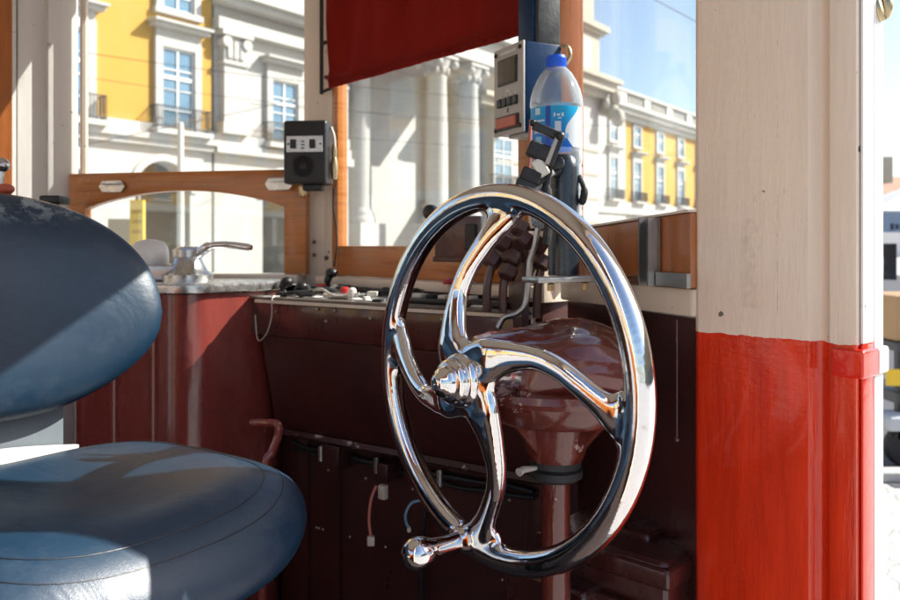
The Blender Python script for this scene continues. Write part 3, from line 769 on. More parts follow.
# ------------------------------------------------------------------ motor controller (rounded cabinet)
MC = W(-.655, 1.965, 0)
mc = thing('motor_controller', W(-.66,1.985,FLOOR), 'half-round red drum controller cabinet with chrome lever, left of the console', 'controller')
b = new()
pl = [Vector((-.24,.10,0))]
def fil(p, c, q, r, n=9):
    p, c, q = Vector(p), Vector(c), Vector(q); a = c+(p-c).normalized()*r; e = c+(q-c).normalized()*r
    return [((1-t)**2*a+2*t*(1-t)*c+t*t*e).to_3d() for t in [k/(n-1) for k in range(n)]]
pl += fil((-.24,.10),(-.225,-.13),(.085,-.225),.07) + fil((-.225,-.13),(.085,-.225),(.235,-.06),.055) + fil((.085,-.225),(.235,-.06),(.235,.10),.04)
pl += [Vector((.235,.10,0))]
prism(b, [MC+p+UP*-.90 for p in pl], UP*(.90-.109)); obj('cabinet', b, M['pinkred'], mc)
b = new()
ed_ = Vector((.31,-.095,0)).normalized(); en_ = Vector((.095,.31,0)).normalized()
for px_, py_ in ((-.10,-.1715),(.0,-.2020)):
    box(b, MC+Vector((px_,py_,-.51))+en_*.002, .018, .014, .78, ed_, en_)
bev(b, .004, 2); split_obj('cover_strip', b, M['pinkred'], mc)
b = new(); prism(b, [MC+p*1.06+UP*-.108 for p in pl], UP*.022); bev(b, .006, 3); obj('top_plate', b, M['zinc'], mc)
b = new(); c = MC+Vector((.03,-.06,0)); lathe(b, [(.06,-.086),(.06,-.07),(.045,-.06),(.035,-.04),(.032,-.03),(.036,-.028),(.036,-.012),(.02,-.004),(0,-.003)], c, UP, 28); obj('lever_boss', b, M['zinc'], mc, 40)
b = new(); h0 = c+UP*-.018
tube(b, smoothpath([h0, h0+Vector((.03,-.01,.0)), h0+Vector((.06,-.02,.016)), h0+Vector((.11,-.035,.018)), h0+Vector((.165,-.05,.012))], 6), [.016]*6+[.012]*6+[.0085]*12+[.006], 12); obj('lever', b, M['chrome'], mc)
b = new(); box(b, MC+Vector((-.05,-.05,-.065)), .13, .09, .04); bev(b, .01, 3); obj('lever_base', b, M['zinc'], mc)
b = new(); c = MC+Vector((-.075,-.02,0)); lathe(b, [(.045,-.086),(.045,-.02),(.042,-.004),(.032,.008),(.015,.013),(0,.014)], c, UP, 28); obj('dome_cap', b, M['white'], mc)

# elbow pipe by the controller
b = new(); tube(b, smoothpath([K(252,423,1.62), K(268,423,1.60), K(278,425,1.58), K(278,436,1.575), K(272,452,1.57), K(264,480,1.56), K(262,640,1.56)], 5), .0085, 10)
tag(obj('elbow_pipe', b, M['pinkred']), 'thin rust red elbow pipe running down between the seat and the console', 'pipe')

# ------------------------------------------------------------------ driver seat
SF = Vector((.8,-.6,0)); SR = Vector((.6,.8,0))
SB = W(-.648, 1.10, .0)
seat = thing('driver_seat', W(-.44,.98,FLOOR), 'navy leather driver seat with a scuffed rounded backrest', 'seat')
def pad(name, outline_fn, thick_fn, frame, mat, nu=110, nr=20, label=None):
    """cushion: closed pillow from an outline; frame(u,v,h)->world"""
    b = new(); top = []; bot = []
    for side in (0, 1):
        layers = []
        for i in range(nr+1):
            t = i/nr   # 0 centre .. 1 rim
            ring = []
            for k in range(nu):
                u, v = outline_fn(2*PI*k/nu)
                tt = math.sin(t*PI/2)
                h = thick_fn(u*tt, v*tt, t)*(1 if side == 0 else -1)*math.sqrt(max(0, 1-tt**5))
                if i == 0:
                    ring = [b.verts.new(frame(0, 0, thick_fn(0,0,0)*(1 if side == 0 else -1)))]; break
                if i == nr and side == 1: ring.append(layers0[-1][k]); continue
                ring.append(b.verts.new(frame(u*tt, v*tt, h)))
            layers.append(ring)
        if side == 0: layers0 = layers
        for A, B in zip(layers, layers[1:]):
            for k in range(nu):
                if len(A) == 1: vs = (A[0], B[k], B[(k+1)%nu])
                else: vs = (A[k], B[k], B[(k+1)%nu], A[(k+1)%nu])
                b.faces.new(vs)
    o = obj(name, b, mat, seat, 180, label=label)
    return o
# backrest: v up, u along SR
lean = math.radians(9)
BN = (SF*math.cos(lean)+UP*math.sin(lean)*1).normalized(); BU = (UP*math.cos(lean)-SF*math.sin(lean)).normalized()
BC = SB+UP*-.115
def back_outline(a):
    c, s = math.cos(a), math.sin(a)
    e = 2.5 if s > 0 else 3.4
    u = math.copysign(abs(c)**(2/e), c); v = math.copysign(abs(s)**(2/e), s)
    half = .245 if v > 0 else .245-.085*(-v)**1.75
    return u*half*(1-.10*max(0, v)**2), v*(.198 if v > 0 else .132)
def back_frame(u, v, h):
    curve = .055*(u/.24)**2        # wings wrap forward
    return BC+SR*u+BU*v+BN*(h+curve-.02*(v/.18)**2)
pad('backrest', back_outline, lambda u, v, t: .038, back_frame, M['leather'])
SC = W(-.455, .992, -.354)
def cush_outline(a):
    c, s = math.cos(a), math.sin(a); e = 3.2
    return math.copysign(abs(c)**(2/e), c)*.228, math.copysign(abs(s)**(2/e), s)*.25
def cush_frame(u, v, h):   # u forward, v to the far side
    roll = -.55*max(0, u-.12)**2*6 + .10*max(0, -u-.1)
    side = .10*abs(v)**1.6
    return SC+SF*u+SR*v+UP*(h+roll+side-.012*math.exp(-((u+.02)/.12)**2-(v/.13)**2))
pad('cushion', cush_outline, lambda u, v, t: .058, cush_frame, M['leather'])
# piping / seams on cushion
b = new()
for off in (.80, .89):
    pts = []
    for k in range(60):
        a = 2*PI*k/60; u, v = cush_outline(a); tt = off
        pts.append(cush_frame(u*tt, v*tt, .058*math.sqrt(max(0,1-tt**5))+.0002))
    tube(b, pts, .0007, 6, closed=True)
split_obj('seam', b, M['black'], seat)
# bracket between backrest and cushion, shell and pedestal
b = new()
prism(b, [SB-SF*.012+SR*-.16+UP*-.40, SB-SF*.012+SR*.125+UP*-.40, SB-SF*.012+SR*.125+UP*-.24, SB-SF*.012+SR*-.16+UP*-.24], SF*-.012); bev(b, .003, 2)
obj('back_bracket', b, paint('grey_bracket', (.16,.18,.2), .4, .2, 10, .1, 60), seat)
b = new(); prism(b, [SB+SR*(-.2+.34*k/10)+UP*(-.302+.018*math.sin(k/10*PI))+SF*.004 for k in range(11)]+[SB+SR*(-.2+.34*k/10)+UP*(-.322+.012*math.sin(k/10*PI))+SF*.004 for k in range(10,-1,-1)], SF*-.006); obj('bracket_edge', b, M['white'], seat)
b = new(); box(b, SC+UP*-.062-SF*.02, .34, .36, .03, SF, SR); bev(b, .012, 3); obj('seat_pan', b, M['black'], seat)
b = new(); lathe(b, [(.05,-.08),(.05,-.5),(.14,-.51),(.14,-.538)], SC, UP, 24); obj('pedestal', b, M['black'], seat)
# lever knobs behind the seat
b = new(); p = K(2, 165, 1.35); ball(b, p, .0125, 18, 12); tube(b, [p, p-UP*.3+Vector((-.03,0,0)), p-UP*1.14+Vector((-.05,0,0))], .006, 8)
tag(obj('handbrake_lever', b, M['zinc']), 'grey round metal knob on a thin lever rising behind the seat', 'lever')
b = new(); p = K(5, 189, 1.25); ball(b, p, .012, 16, 10, (1.2,1,.75)); tube(b, [p, p-UP*.2+Vector((-.05,.02,0)), p-UP*1.06+Vector((-.06,.02,0))], .005, 8)
tag(obj('gear_lever', b, M['orange']), 'small dull red knob just above the scuffed top of the backrest', 'lever')
b = new(); box(b, K(55,200,1.55), .04, .05, .016); bev(b, .006, 3); tube(b, [K(55,203,1.55), K(55,203,1.55)-UP*.98], .008, 8)
tag(obj('armrest_stub', b, M['black']), 'black rubber cap showing behind the backrest by the white post', 'rest')

# ------------------------------------------------------------------ equipment box at lower right
eb = thing('equipment_box', W(.33,1.2,FLOOR), 'chipped dark maroon metal box on the floor behind the wheel', 'box')
ebd = Vector((.72,-.69,0)).normalized(); ebn = Vector((.69,.72,0))
c = W(.288, 1.25, 0)
b = new(); box(b, c+UP*-.66, .22, .20, .44, ebd, ebn); bev(b, .014, 3); obj('case', b, M['maroon_chip'], eb)
b = new(); box(b, c+UP*-.462, .232, .212, .03, ebd, ebn); bev(b, .008, 3); obj('lid', b, M['maroon_chip'], eb)
b = new(); box(b, c+UP*-.445, .10, .09, .03, ebd, ebn); bev(b, .008, 3); obj('lid_boss', b, M['maroon_chip'], eb)
b = new(); tube(b, [c-ebd*.08-ebn*.112+UP*-.51, c+ebd*.09-ebn*.112+UP*-.51], .006, 8); obj('hinge', b, M['maroon_chip'], eb)
b = new(); box(b, W(.20,1.26,-.70), .15, .18, .40, ebd, ebn); bev(b, .012, 3)
tag(obj('low_case', b, M['maroon_chip']), 'lower dark maroon case with pale paint chips beside the round column', 'box')
b = new(); p = W(.235,1.235,-.498); lathe(b, [(.016,0),(.016,.05),(.011,.052),(.011,.056)], p, UP, 16)
tag(obj('metal_canister', b, M['zinc']), 'small silver canister standing on the low maroon case', 'canister')
b = new(); p = W(.165,1.225,-.498); tube(b, [p, p+UP*.045], .006, 10); ball(b, p+UP*.045, .007, 10, 8)
tag(obj('blue_terminal', b, M['bluebright']), 'bright blue upright terminal cap beside the column', 'terminal')
b = new(); p = W(.205,1.225,-.472); tube(b, [p+Vector((math.cos(2*PI*k/16)*.016, 0, math.sin(2*PI*k/16)*.02)) for k in range(16)], .0035, 8, closed=True); tube(b, [p-UP*.02, p-UP*.03], .004, 8)
tag(obj('blue_cable_loop', b, M['bluebright']), 'small loop of blue cable beside the silver canister', 'cable')

# loose wires under the console
def wire(name, pts, r, mat, label, cat, end=None, endmat=None):
    t = thing(name, pts[0], label, cat)
    b = new(); tube(b, smoothpath(pts, 6), r, 8); obj('lead', b, mat, t)
    if end:
        b = new(); box(b, pts[-1]-UP*end[1]*.3, end[0], end[0]*.8, end[1]); bev(b, .003, 2); obj('plug', b, endmat, t)
wire('loose_wire', [K(376,486,1.50), K(371,500,1.49), K(369,520,1.485), K(371,538,1.48)], .0026, M['wirepink'], 'pink loose wire with a pale plug dangling under the console', 'wire', (.014,.018), M['clear'])
wire('loose_wire', [K(424,500,1.42), K(412,503,1.415), K(406,513,1.41), K(406,522,1.41), K(409,528,1.41)], .0026, M['wireblue'], 'short blue grey loose wire curling behind the wheel rim', 'wire', (.007,.010), M['clear'])
b = new(); box(b, K(383,492,1.5), .016, .012, .026, cd, cn); bev(b, .002, 2); tag(obj('clear_plug', b, M['clear']), 'pale plastic plug socket beside the pink loose wire', 'plug')

# ------------------------------------------------------------------ air valve block behind the wheel
av = thing('air_valve', W(.09,1.40,-.118), 'brown painted air valve with hex nuts and bent pipes behind the wheel', 'valve')
b = new(); box(b, K(512,246,1.43), .075, .05, .06, Vector((.9,-.43,0)), Vector((.43,.9,0))); bev(b, .008, 2); obj('valve_body', b, M['browncast'], av)
def nut(px, py, Y, r, ax):
    b = new(); lathe(b, [(r*.8,-r*.7),(r,-r*.55),(r,r*.55),(r*.8,r*.7)], K(px,py,Y), ax, 6); obj('pipe_nut', b, M['browncast'], av, 20)
axd = Vector((-.45,-.35,-.8)).normalized()
for px, py in ((492,260),(503,243),(512,258),(524,240),(520,228),(538,245),(541,262),(508,272)):
    nut(px, py, 1.36+random.uniform(-.02,.02), .0165, axd+Vector((random.uniform(-.2,.2),0,0)))
for pts in ([(492,266),(489,276),(487,290),(487,312)], [(512,264),(506,276),(503,290),(503,312)], [(532,266),(527,280),(525,295),(525,315)], [(541,268),(538,285),(537,300),(537,318)]):
    b = new(); tube(b, smoothpath([K(x,y,1.37) for x, y in pts], 5), .0075, 10); obj('pipe', b, M['browncast'], av)
b = new(); tube(b, smoothpath([K(x,y,1.30) for x, y in ((538,228),(535,245),(530,262),(528,285),(525,305),(516,314),(504,318),(498,328))], 5), .0048, 10); obj('pipe', b, M['steel'], av, label='bent silver pipe in front of the brown ones')
b = new(); wallseg(b, (.128,1.36), (.115,1.49), .012, -.30, -.03); obj('valve_bracket', b, M['maroon_dark'], av)

# brown box with black knob
hb = thing('resistor_box', W(.04,1.6,-.06), 'brown weathered metal box with a black side knob by the middle window', 'box')
b = new(); c = K(464,237,1.60); bx = Vector((.93,-.36,0)); by = Vector((.36,.93,0))
box(b, c, .098, .075, .082, bx, by); bev(b, .005, 2); obj('case', b, M['browncast'], hb)
b = new(); box(b, c+UP*-.044, .106, .08, .010, bx, by); bev(b, .002, 1); obj('base_lip', b, M['browncast'], hb)
b = new(); box(b, c+bx*.030-by*.042, .022, .012, .05, bx, by); bev(b, .002, 1); obj('cover_clip', b, M['black'], hb)
b = new(); k0 = K(434,213,1.60); lathe(b, [(.006,-.03),(.006,0),(.0145,.003),(.016,.010),(.0145,.018),(.007,.021),(0,.021)], k0, Vector((-.6,-.8,.1)), 20); tube(b, [k0+Vector((.02,.02,0)), c+UP*.03], .006, 8); obj('knob', b, M['black'], hb)
b = new(); box(b, c+by*.075+UP*-.03, .05, .10, .012, bx, by); obj('mounting_arm', b, M['browncast'], hb)

# steel shelf bracket carrying the pole
sb = thing('steel_bracket', W(.20,1.25,-.05), 'flat grey steel bar with bolts across the corner below the black pole', 'bracket')
b = new(); p0, p1 = W(.118,1.185,-.052), W(.335,1.30,-.052); d = (p1-p0).normalized(); n_ = Vector((-d.y,d.x,0))
box(b, (p0+p1)/2, (p1-p0).length, .045, .008, d, n_); bev(b, .002, 2); obj('bar', b, M['steel'], sb)
for t in (.12, .38, .55, .68):
    b = new(); lathe(b, [(.006,-.016),(.006,-.006),(.0025,-.004)], p0+d*((p1-p0).length*t)-n_*.012, UP, 6); obj('bolt', b, M['brass'], sb)

# black pole with bottle ring
PX = W(.179, 1.262, 0)
pole = thing('black_pole', PX+UP*-.046, 'thick blue black upright pole standing on the steel bracket', 'pole')
b = new(); lathe(b, [(.0245,-.0475),(.0245,.120),(.022,.134),(.015,.142),(0,.143)], PX, UP, 28); obj('tube', b, M['blackpole'], pole)
b = new()
p = PX+Vector((-.018,-.02,.118)); lathe(b, [(.012,-.01),(.013,.0),(.013,.008),(.007,.011),(0,.011)], p, Vector((-.4,-.9,0)), 16); obj('pivot', b, M['black'], pole)
b = new(); p = PX+Vector((.027,-.008,.085)); tube(b, smoothpath([p+UP*.024+Vector((-.004,0,0)), p+Vector((.004,-.003,0)), p-UP*.022+Vector((.0,0,0))], 5), [.004]*5+[.006]*5+[.003], 10); ball(b, PX+Vector((.026,-.006,.04)), .006, 10, 8); split_obj('side_grip', b, M['blackrough'], pole)
b = new(); BX = W(.181, 1.362, 0)
lathe(b, [(0,.024),(.046,.024),(.046,.028),(0,.028)], BX, UP, 28); box(b, W(.18,1.30,.022), .03, .07, .006); obj('cup_holder', b, M['black'], pole)

# phone mount: articulated black arm
pm = thing('articulated_mount', K(520,190,1.22), 'black articulated clamp arm in front of the water bottle', 'phone mount')
def seg(name, p, q, r, mat, n=10, flat=1.0):
    b = new(); p, q = Vector(p), Vector(q); d = (q-p).normalized(); n1 = d.cross(Vector((0,1,0))).normalized(); n2_ = d.cross(n1)
    box(b, (p+q)/2, (q-p).length, r*2, r*2*flat, d, n1, n2_); bev(b, r*.45, 3); return obj(name, b, mat, pm)
Yp = 1.21
seg('arm', K(533,125,Yp), K(560,137,Yp), .0068, M['black'])
seg('arm', K(558,137,Yp-.01), K(547,164,Yp-.01), .0040, M['greyplastic'])
seg('arm', K(561,139,Yp-.012), K(551,166,Yp-.012), .0035, M['black'])
seg('clamp', K(528,147,Yp), K(550,156,Yp), .0125, M['blackrough'])
seg('joint', K(535,160,Yp), K(545,176,Yp), .0095, M['ivory'])
seg('clamp', K(521,172,Yp), K(540,180,Yp), .0105, M['blackrough'])
seg('clamp', K(516,182,Yp), K(535,188,Yp), .0085, M['black'])
seg('arm', K(530,186,Yp), K(552,172,1.235), .007, M['black'])
b = new(); ball(b, K(560,136,Yp-.012), .0075, 14, 10); ball(b, K(533,123,Yp), .0055, 12, 8); lathe(b, [(.0105,-.006),(.0115,0),(.0105,.006),(.004,.008),(0,.008)], K(557,163,1.215), Vector((-.2,-1,.1)), 14); split_obj('pivot_knob', b, M['black'], pm)
b = new(); tube(b, smoothpath([K(531,120,Yp+.02), K(530,140,Yp+.015), K(529,165,Yp+.015), K(524,176,Yp+.01)], 5), .0028, 8); obj('strap', b, M['wirepink'], pm)
b = new(); tube(b, smoothpath([K(549,168,Yp+.01), K(546,190,Yp+.015), K(549,215,Yp+.02), K(546,245,1.225)], 5), [.006]*5+[.009]*6+[.007]*4+[.005], 10); obj('cable_tail', b, M['blackrough'], pm)

# ------------------------------------------------------------------ water bottle
bt = thing('water_bottle', BX+UP*.028, 'clear plastic water bottle with a blue cap and blue label in front of the post', 'bottle')
zb = .0285
prof = [(0,.004),(.02,.002),(.036,0),(.042,.006),(.0435,.014),(.0435,.030),(.042,.034),(.0435,.038),(.0435,.054),(.042,.058),(.0435,.062),(.0435,.078),(.042,.082),(.0435,.086),(.0435,.102),(.042,.106),(.0435,.110),(.0445,.130),(.0430,.133),(.0430,.203),(.0445,.206),(.0448,.212),(.0436,.222),(.040,.236),(.034,.250),(.026,.2635),(.018,.2715),(.0150,.2745),(.0142,.278)]
b = new(); lathe(b, [(r,h+zb) for r, h in prof], BX, UP, 48); obj('body', b, M['pet'], bt, 50)
b = new(); lathe(b, [(0,.006+zb),(.034,.006+zb),(.0405,.014+zb),(.0405,.128+zb),(.0415,.132+zb),(.0415,.208+zb),(0,.2081+zb)], BX, UP, 40); obj('water', b, M['water'], bt, 40)
b = new(); lathe(b, [(.0165,.2715+zb),(.0168,.273+zb),(.0168,.290+zb),(.0155,.293+zb),(0,.2935+zb)], BX, UP, 40)
for k in range(40):
    a = 2*PI*k/40; d = Vector((math.cos(a), math.sin(a), 0)); box(b, BX+d*.0168+UP*(.281+zb), .0012, .001, .015, d, Vector((-d.y,d.x,0)))
obj('cap', b, M['capblue'], bt, 40)
def make_label():
    n = NT('bottle_label')
    x, y, z = n.sep(); 
    ang = n.math('ARCTAN2', n.math('SUBTRACT', y, BX.y), n.math('SUBTRACT', x, BX.x))
    h = n.math('SUBTRACT', z, CAMZ+zb+.134)
    g = n.ramp(n.math('MULTIPLY', h, 14.3), .0, 1.0, (.004,.13,.62,1), (.01,.48,.80,1))
    # a white wave on the right flank, darker stripe, white panels
    wave = n.math('ADD', -1.02, n.math('MULTIPLY', n.math('SINE', n.math('MULTIPLY', h, 62)), -.34))
    c = n.mix(n.math('MULTIPLY', n.math('GREATER_THAN', ang, wave), n.math('LESS_THAN', ang, .8)), g, (.82,.86,.9))
    def rect(a0, a1, h0, h1):
        m = n.math('MULTIPLY', n.math('GREATER_THAN', ang, a0), n.math('LESS_THAN', ang, a1))
        return n.math('MULTIPLY', m, n.math('MULTIPLY', n.math('GREATER_THAN', h, h0), n.math('LESS_THAN', h, h1)))
    for a0, a1, h0, h1, cc in ((-2.12,-1.92,0,.08,(.003,.10,.50)), (-1.76,-1.52,.014,.042,(.8,.84,.88)), (-2.62,-2.36,.055,.066,(.75,.85,.92)), (-2.75,-2.16,.043,.046,(.7,.84,.92)), (-2.7,-2.2,.024,.027,(.7,.84,.92)), (-2.6,-2.3,.006,.018,(.3,.65,.85)), (-2.75,-2.16,.032,.035,(.55,.8,.92)),
                             (-1.80,-1.74,.050,.056,(.85,.9,.95)), (-1.68,-1.56,.051,.0545,(.85,.9,.95)), (-1.50,-1.42,.050,.056,(.85,.9,.95)), (-1.64,-1.5,.046,.0485,(.6,.8,.95)), (-1.40,-1.22,.014,.022,(.3,.6,.9))):
        c = n.mix(rect(a0,a1,h0,h1), c, cc)
    n.set(Base_Color=c, Roughness=.3, Coat_Weight=.3)
    tr = n.N.new('ShaderNodeBsdfTranslucent'); n.link(c, tr.inputs[0])
    ms = n.N.new('ShaderNodeMixShader'); ms.inputs[0].default_value = .45
    n.link(n.bsdf.outputs[0], ms.inputs[1]); n.link(tr.outputs[0], ms.inputs[2]); n.link(ms.outputs[0], n.out.inputs[0])
    return n.m
b = new(); rgs = []
for hh in (.134,.202): rgs.append([b.verts.new(BX+UP*(hh+zb)+Vector((math.cos(2*PI*k/48)*.0438, math.sin(2*PI*k/48)*.0438, 0))) for k in range(48)])
for k in range(48): b.faces.new((rgs[0][k], rgs[0][(k+1)%48], rgs[1][(k+1)%48], rgs[1][k]))
obj('label', b, make_label(), bt, 180)

# ------------------------------------------------------------------ ticket validator
tv = thing('ticket_validator', W(.16,1.45,.2), 'blue ticket machine with a grey face, small screen and orange button', 'ticket machine')
vf = (W(.133,1.42,0)-W(.087,1.51,0)); fw = vf.length; vf.normalize(); vn_ = Vector((vf.y,-vf.x,0)); vn_ = vn_ if vn_.x < 0 else -vn_   # outward face normal
vc = W(.110,1.465,.284)
def V(a, z, d=0): return vc+vf*a+UP*z+vn_*d     # a: across the face, d: proud of it
b = new(); box(b, vc-vn_*.040, fw, .078, .160, vf, vn_); bev(b, .003, 2); obj('case', b, M['bluebox'], tv)
b = new(); box(b, V(0,-.001,.002), fw+.001, .005, .163, vf, vn_); bev(b, .002, 2); obj('faceplate', b, M['greyplastic'], tv)
b = new(); box(b, V(0,.034,.0055), .066, .003, .048, vf, vn_); obj('screen_bezel', b, M['black'], tv)
b = new(); box(b, V(0,.034,.0065), .058, .003, .042, vf, vn_); obj('screen', b, M['screen'], tv)
for k in range(4):
    b = new(); box(b, V(-.027+.018*k,-.022,.0065), .015, .006, .016, vf, vn_); bev(b, .0015, 1); obj('key', b, M['black'], tv)
b = new(); box(b, V(.0,-.060,.006), .078, .004, .026, vf, vn_); bev(b, .001, 1); obj('button_bezel', b, M['black'], tv)
b = new(); box(b, V(.0,-.060,.0085), .068, .006, .019, vf, vn_); bev(b, .0015, 1); obj('ticket_button', b, M['orange'], tv)
b = new()
for sa in (-1, 1):
    for sz in (-.070, .070): lathe(b, [(.0042,.004),(.0042,.007),(.002,.0085),(0,.0085)], V(sa*fw*.42, sz), vn_, 10)
split_obj('corner_screw', b, M['black'], tv)
b = new()
for k in range(9): box(b, V(-.024+.006*k,.069,.005), .004, .001, .005, vf, vn_)
for k in range(4): box(b, V(-.026+.0175*k,-.0085,.005), .007, .001, .002, vf, vn_)
box(b, V(0,-.002,.005), .012, .001, .003, vf, vn_)
obj('lettering', b, M['paper'], tv)
b = new(); box(b, V(0,-.0375,.005), .003, .001, .008, vf, vn_); obj('card_mark', b, M['black'], tv)
b = new(); box(b, V(0.01,-.084,-.03), .05, .05, .008, vf, vn_); bev(b, .002, 1); obj('ticket_tray', b, M['greyplastic'], tv)
b = new(); tube(b, smoothpath([V(.04,.075,-.07), V(.056,.078,-.085), V(.062,.060,-.09), V(.056,.045,-.085)], 5), .0035, 8); obj('power_lead', b, M['brass'], tv)

# radio unit above
ru = thing('radio_handset', W(.18,1.5,.37), 'rounded blue and black radio unit mounted above the ticket machine', 'radio')
b = new(); rc = W(.166,1.478,.415); box(b, rc, .062, .055, .11, vf, vn_); bev(b, .010, 3); obj('case', b, M['black'], ru)
b = new(); box(b, rc+vn_*.029, .050, .006, .10, vf, vn_); bev(b, .003, 2); obj('front_cover', b, M['bluebox'], ru)
b = new(); box(b, rc-UP*.075-vn_*.02, .02, .02, .05, vf, vn_); obj('mount', b, M['black'], ru)

# ------------------------------------------------------------------ loudspeaker box
ls = thing('loudspeaker', K(308,185,2.0), 'small black loudspeaker box with a silver switch strip on the cream post', 'speaker')
sx = Vector((.985,.17,0)); sx = Vector((.97,-.10,0)).normalized(); sy = Vector((.10,.97,0)).normalized()
c = K(309,153.5,1.985)
b = new(); box(b, c, .108, .075, .155, sx, sy); bev(b, .008, 3); obj('case', b, M['black'], ls)
b = new(); box(b, c-sy*.0385+UP*.019, .090, .004, .040, sx, sy); bev(b, .001, 1); obj('switch_strip', b, M['zinc'], ls)
for k in (-1, 1):
    b = new(); box(b, c-sy*.042+UP*.019+sx*(.024*k-.004), .014, .006, .022, sx, sy); bev(b, .001, 1); obj('rocker_switch', b, M['black'], ls)
b = new()
for z in (.009,.017,.025): box(b, c-sy*.0408+UP*z-sx*.004, .008, .001, .003, sx, sy)
for k in (-1,1): lathe(b, [(.003,0),(.0025,.002),(0,.002)], c-sy*.0405+UP*.019+sx*(.040*k), -sy, 8)
split_obj('strip_mark', b, M['black'], ls)
b = new(); lathe(b, [(.030,0),(.030,.0015),(.026,.0015),(.024,-.001),(.010,-.0015),(.008,.001),(0,.001)], c-sy*.0375-UP*.035-sx*.004, -sy, 32); obj('speaker_cone', b, M['blackrough'], ls)
b = new(); box(b, c-UP*.085+sx*.012, .05, .03, .016, sx, sy); bev(b, .003, 1); obj('plug_socket', b, M['black'], ls)
b = new(); tube(b, smoothpath([c+sx*.056+UP*.065, c+sx*.064+UP*.04, c+sx*.066+UP*.0], 5), .003, 8); obj('lead', b, M['ivory'], ls)
b = new(); lathe(b, [(.007,-.02),(.009,0),(.009,.02),(.006,.035)], c+sx*.064+UP*-.045, UP, 12); lathe(b, [(.006,0),(.007,.015),(.005,.03)], c+sx*.064+UP*-.01, UP, 12); split_obj('jack', b, M['brass'], ls)
b = new(); box(b, c+sy*.055+UP*0, .05, .045, .06, sx, sy); obj('wall_bracket', b, M['steel'], ls)
b = new(); tube(b, smoothpath([K(334,188,1.98), K(333,205,2.0), K(336,225,2.01), K(337,245,2.01), K(334,266,2.0)], 6), .0022, 6)
tag(obj('hanging_cable', b, M['wireblack']), 'thin dark cable hanging down the brown frame below the loudspeaker', 'cable')

# ------------------------------------------------------------------ the square: long facade seen through the front windows
FD = Vector((.606, .795, 0)).normalized(); FN = Vector((.795, -.606, 0)).normalized()
def stone(name, base, var=.14, soot=.35):
    n = NT(name)
    c = n.mix(n.noise(1.3, 6, .65), tuple(k*(1-var) for k in base), base)
    c = n.mix(n.ramp(n.noise(.9, 6, .7, n.mapping((1.5,1.5,.25))), .5, .8, (0,0,0,1), (soot,)*3+(1,)), c, (.42,.36,.28))
    br = n.N.new('ShaderNodeTexBrick'); br.inputs['Scale'].default_value = .55; br.inputs['Mortar Size'].default_value = .006
    br.inputs['Color1'].default_value = (1,1,1,1); br.inputs['Color2'].default_value = (.93,.92,.9,1); br.inputs['Mortar'].default_value = (.72,.68,.62,1)
    v = n.N.new('ShaderNodeCombineXYZ'); x, y, z = n.sep()
    n.link(n.math('ADD', n.math('MULTIPLY', x, .606), n.math('MULTIPLY', y, .795)), v.inputs[0]); n.link(z, v.inputs[1]); n.link(v.outputs[0], br.inputs['Vector'])
    c = n.mix(.5, c, br.outputs['Color'], 'MULTIPLY')
    n.set(Base_Color=c, Roughness=.8); n.bump(n.noise(8, 5, .6), .2, .03)
    return n.m
def plaster(name, base):
    n = NT(name)
    c = n.mix(n.noise(.7, 6, .7), tuple(k*.86 for k in base), base)
    c = n.mix(n.ramp(n.noise(2.2, 6, .7, n.mapping((1,1,.2))), .55, .85, (0,0,0,1), (.35,)*3+(1,)), c, (base[0]*.8, base[1]*.72, base[2]*.6))
    n.set(Base_Color=c, Roughness=.8); n.bump(n.noise(10, 4, .6), .12, .02); return n.m
M['stone'] = stone('pale_limestone', (.48,.465,.437))
M['stone2'] = stone('warm_limestone', (.43,.39,.32), .2, .45)
M['yellow'] = plaster('ochre_yellow_plaster', (.50,.28,.036))
M['arcade'] = plaster('arcade_plaster', (.45,.36,.25))
n_ = NT('house_window_glass'); n_.set(Base_Color=n_.mix(n_.noise(1.1,5,.7), (.02,.10,.19), (.16,.28,.37)), Roughness=.08, Specular_IOR_Level=.8); M['hglass'] = n_.m
M['iron'] = paint('balcony_iron', (.02,.021,.024), .5, .2, 10, 0)
M['whitewood'] = paint('white_window_wood', (.68,.68,.66), .5, .08, 5, 0)
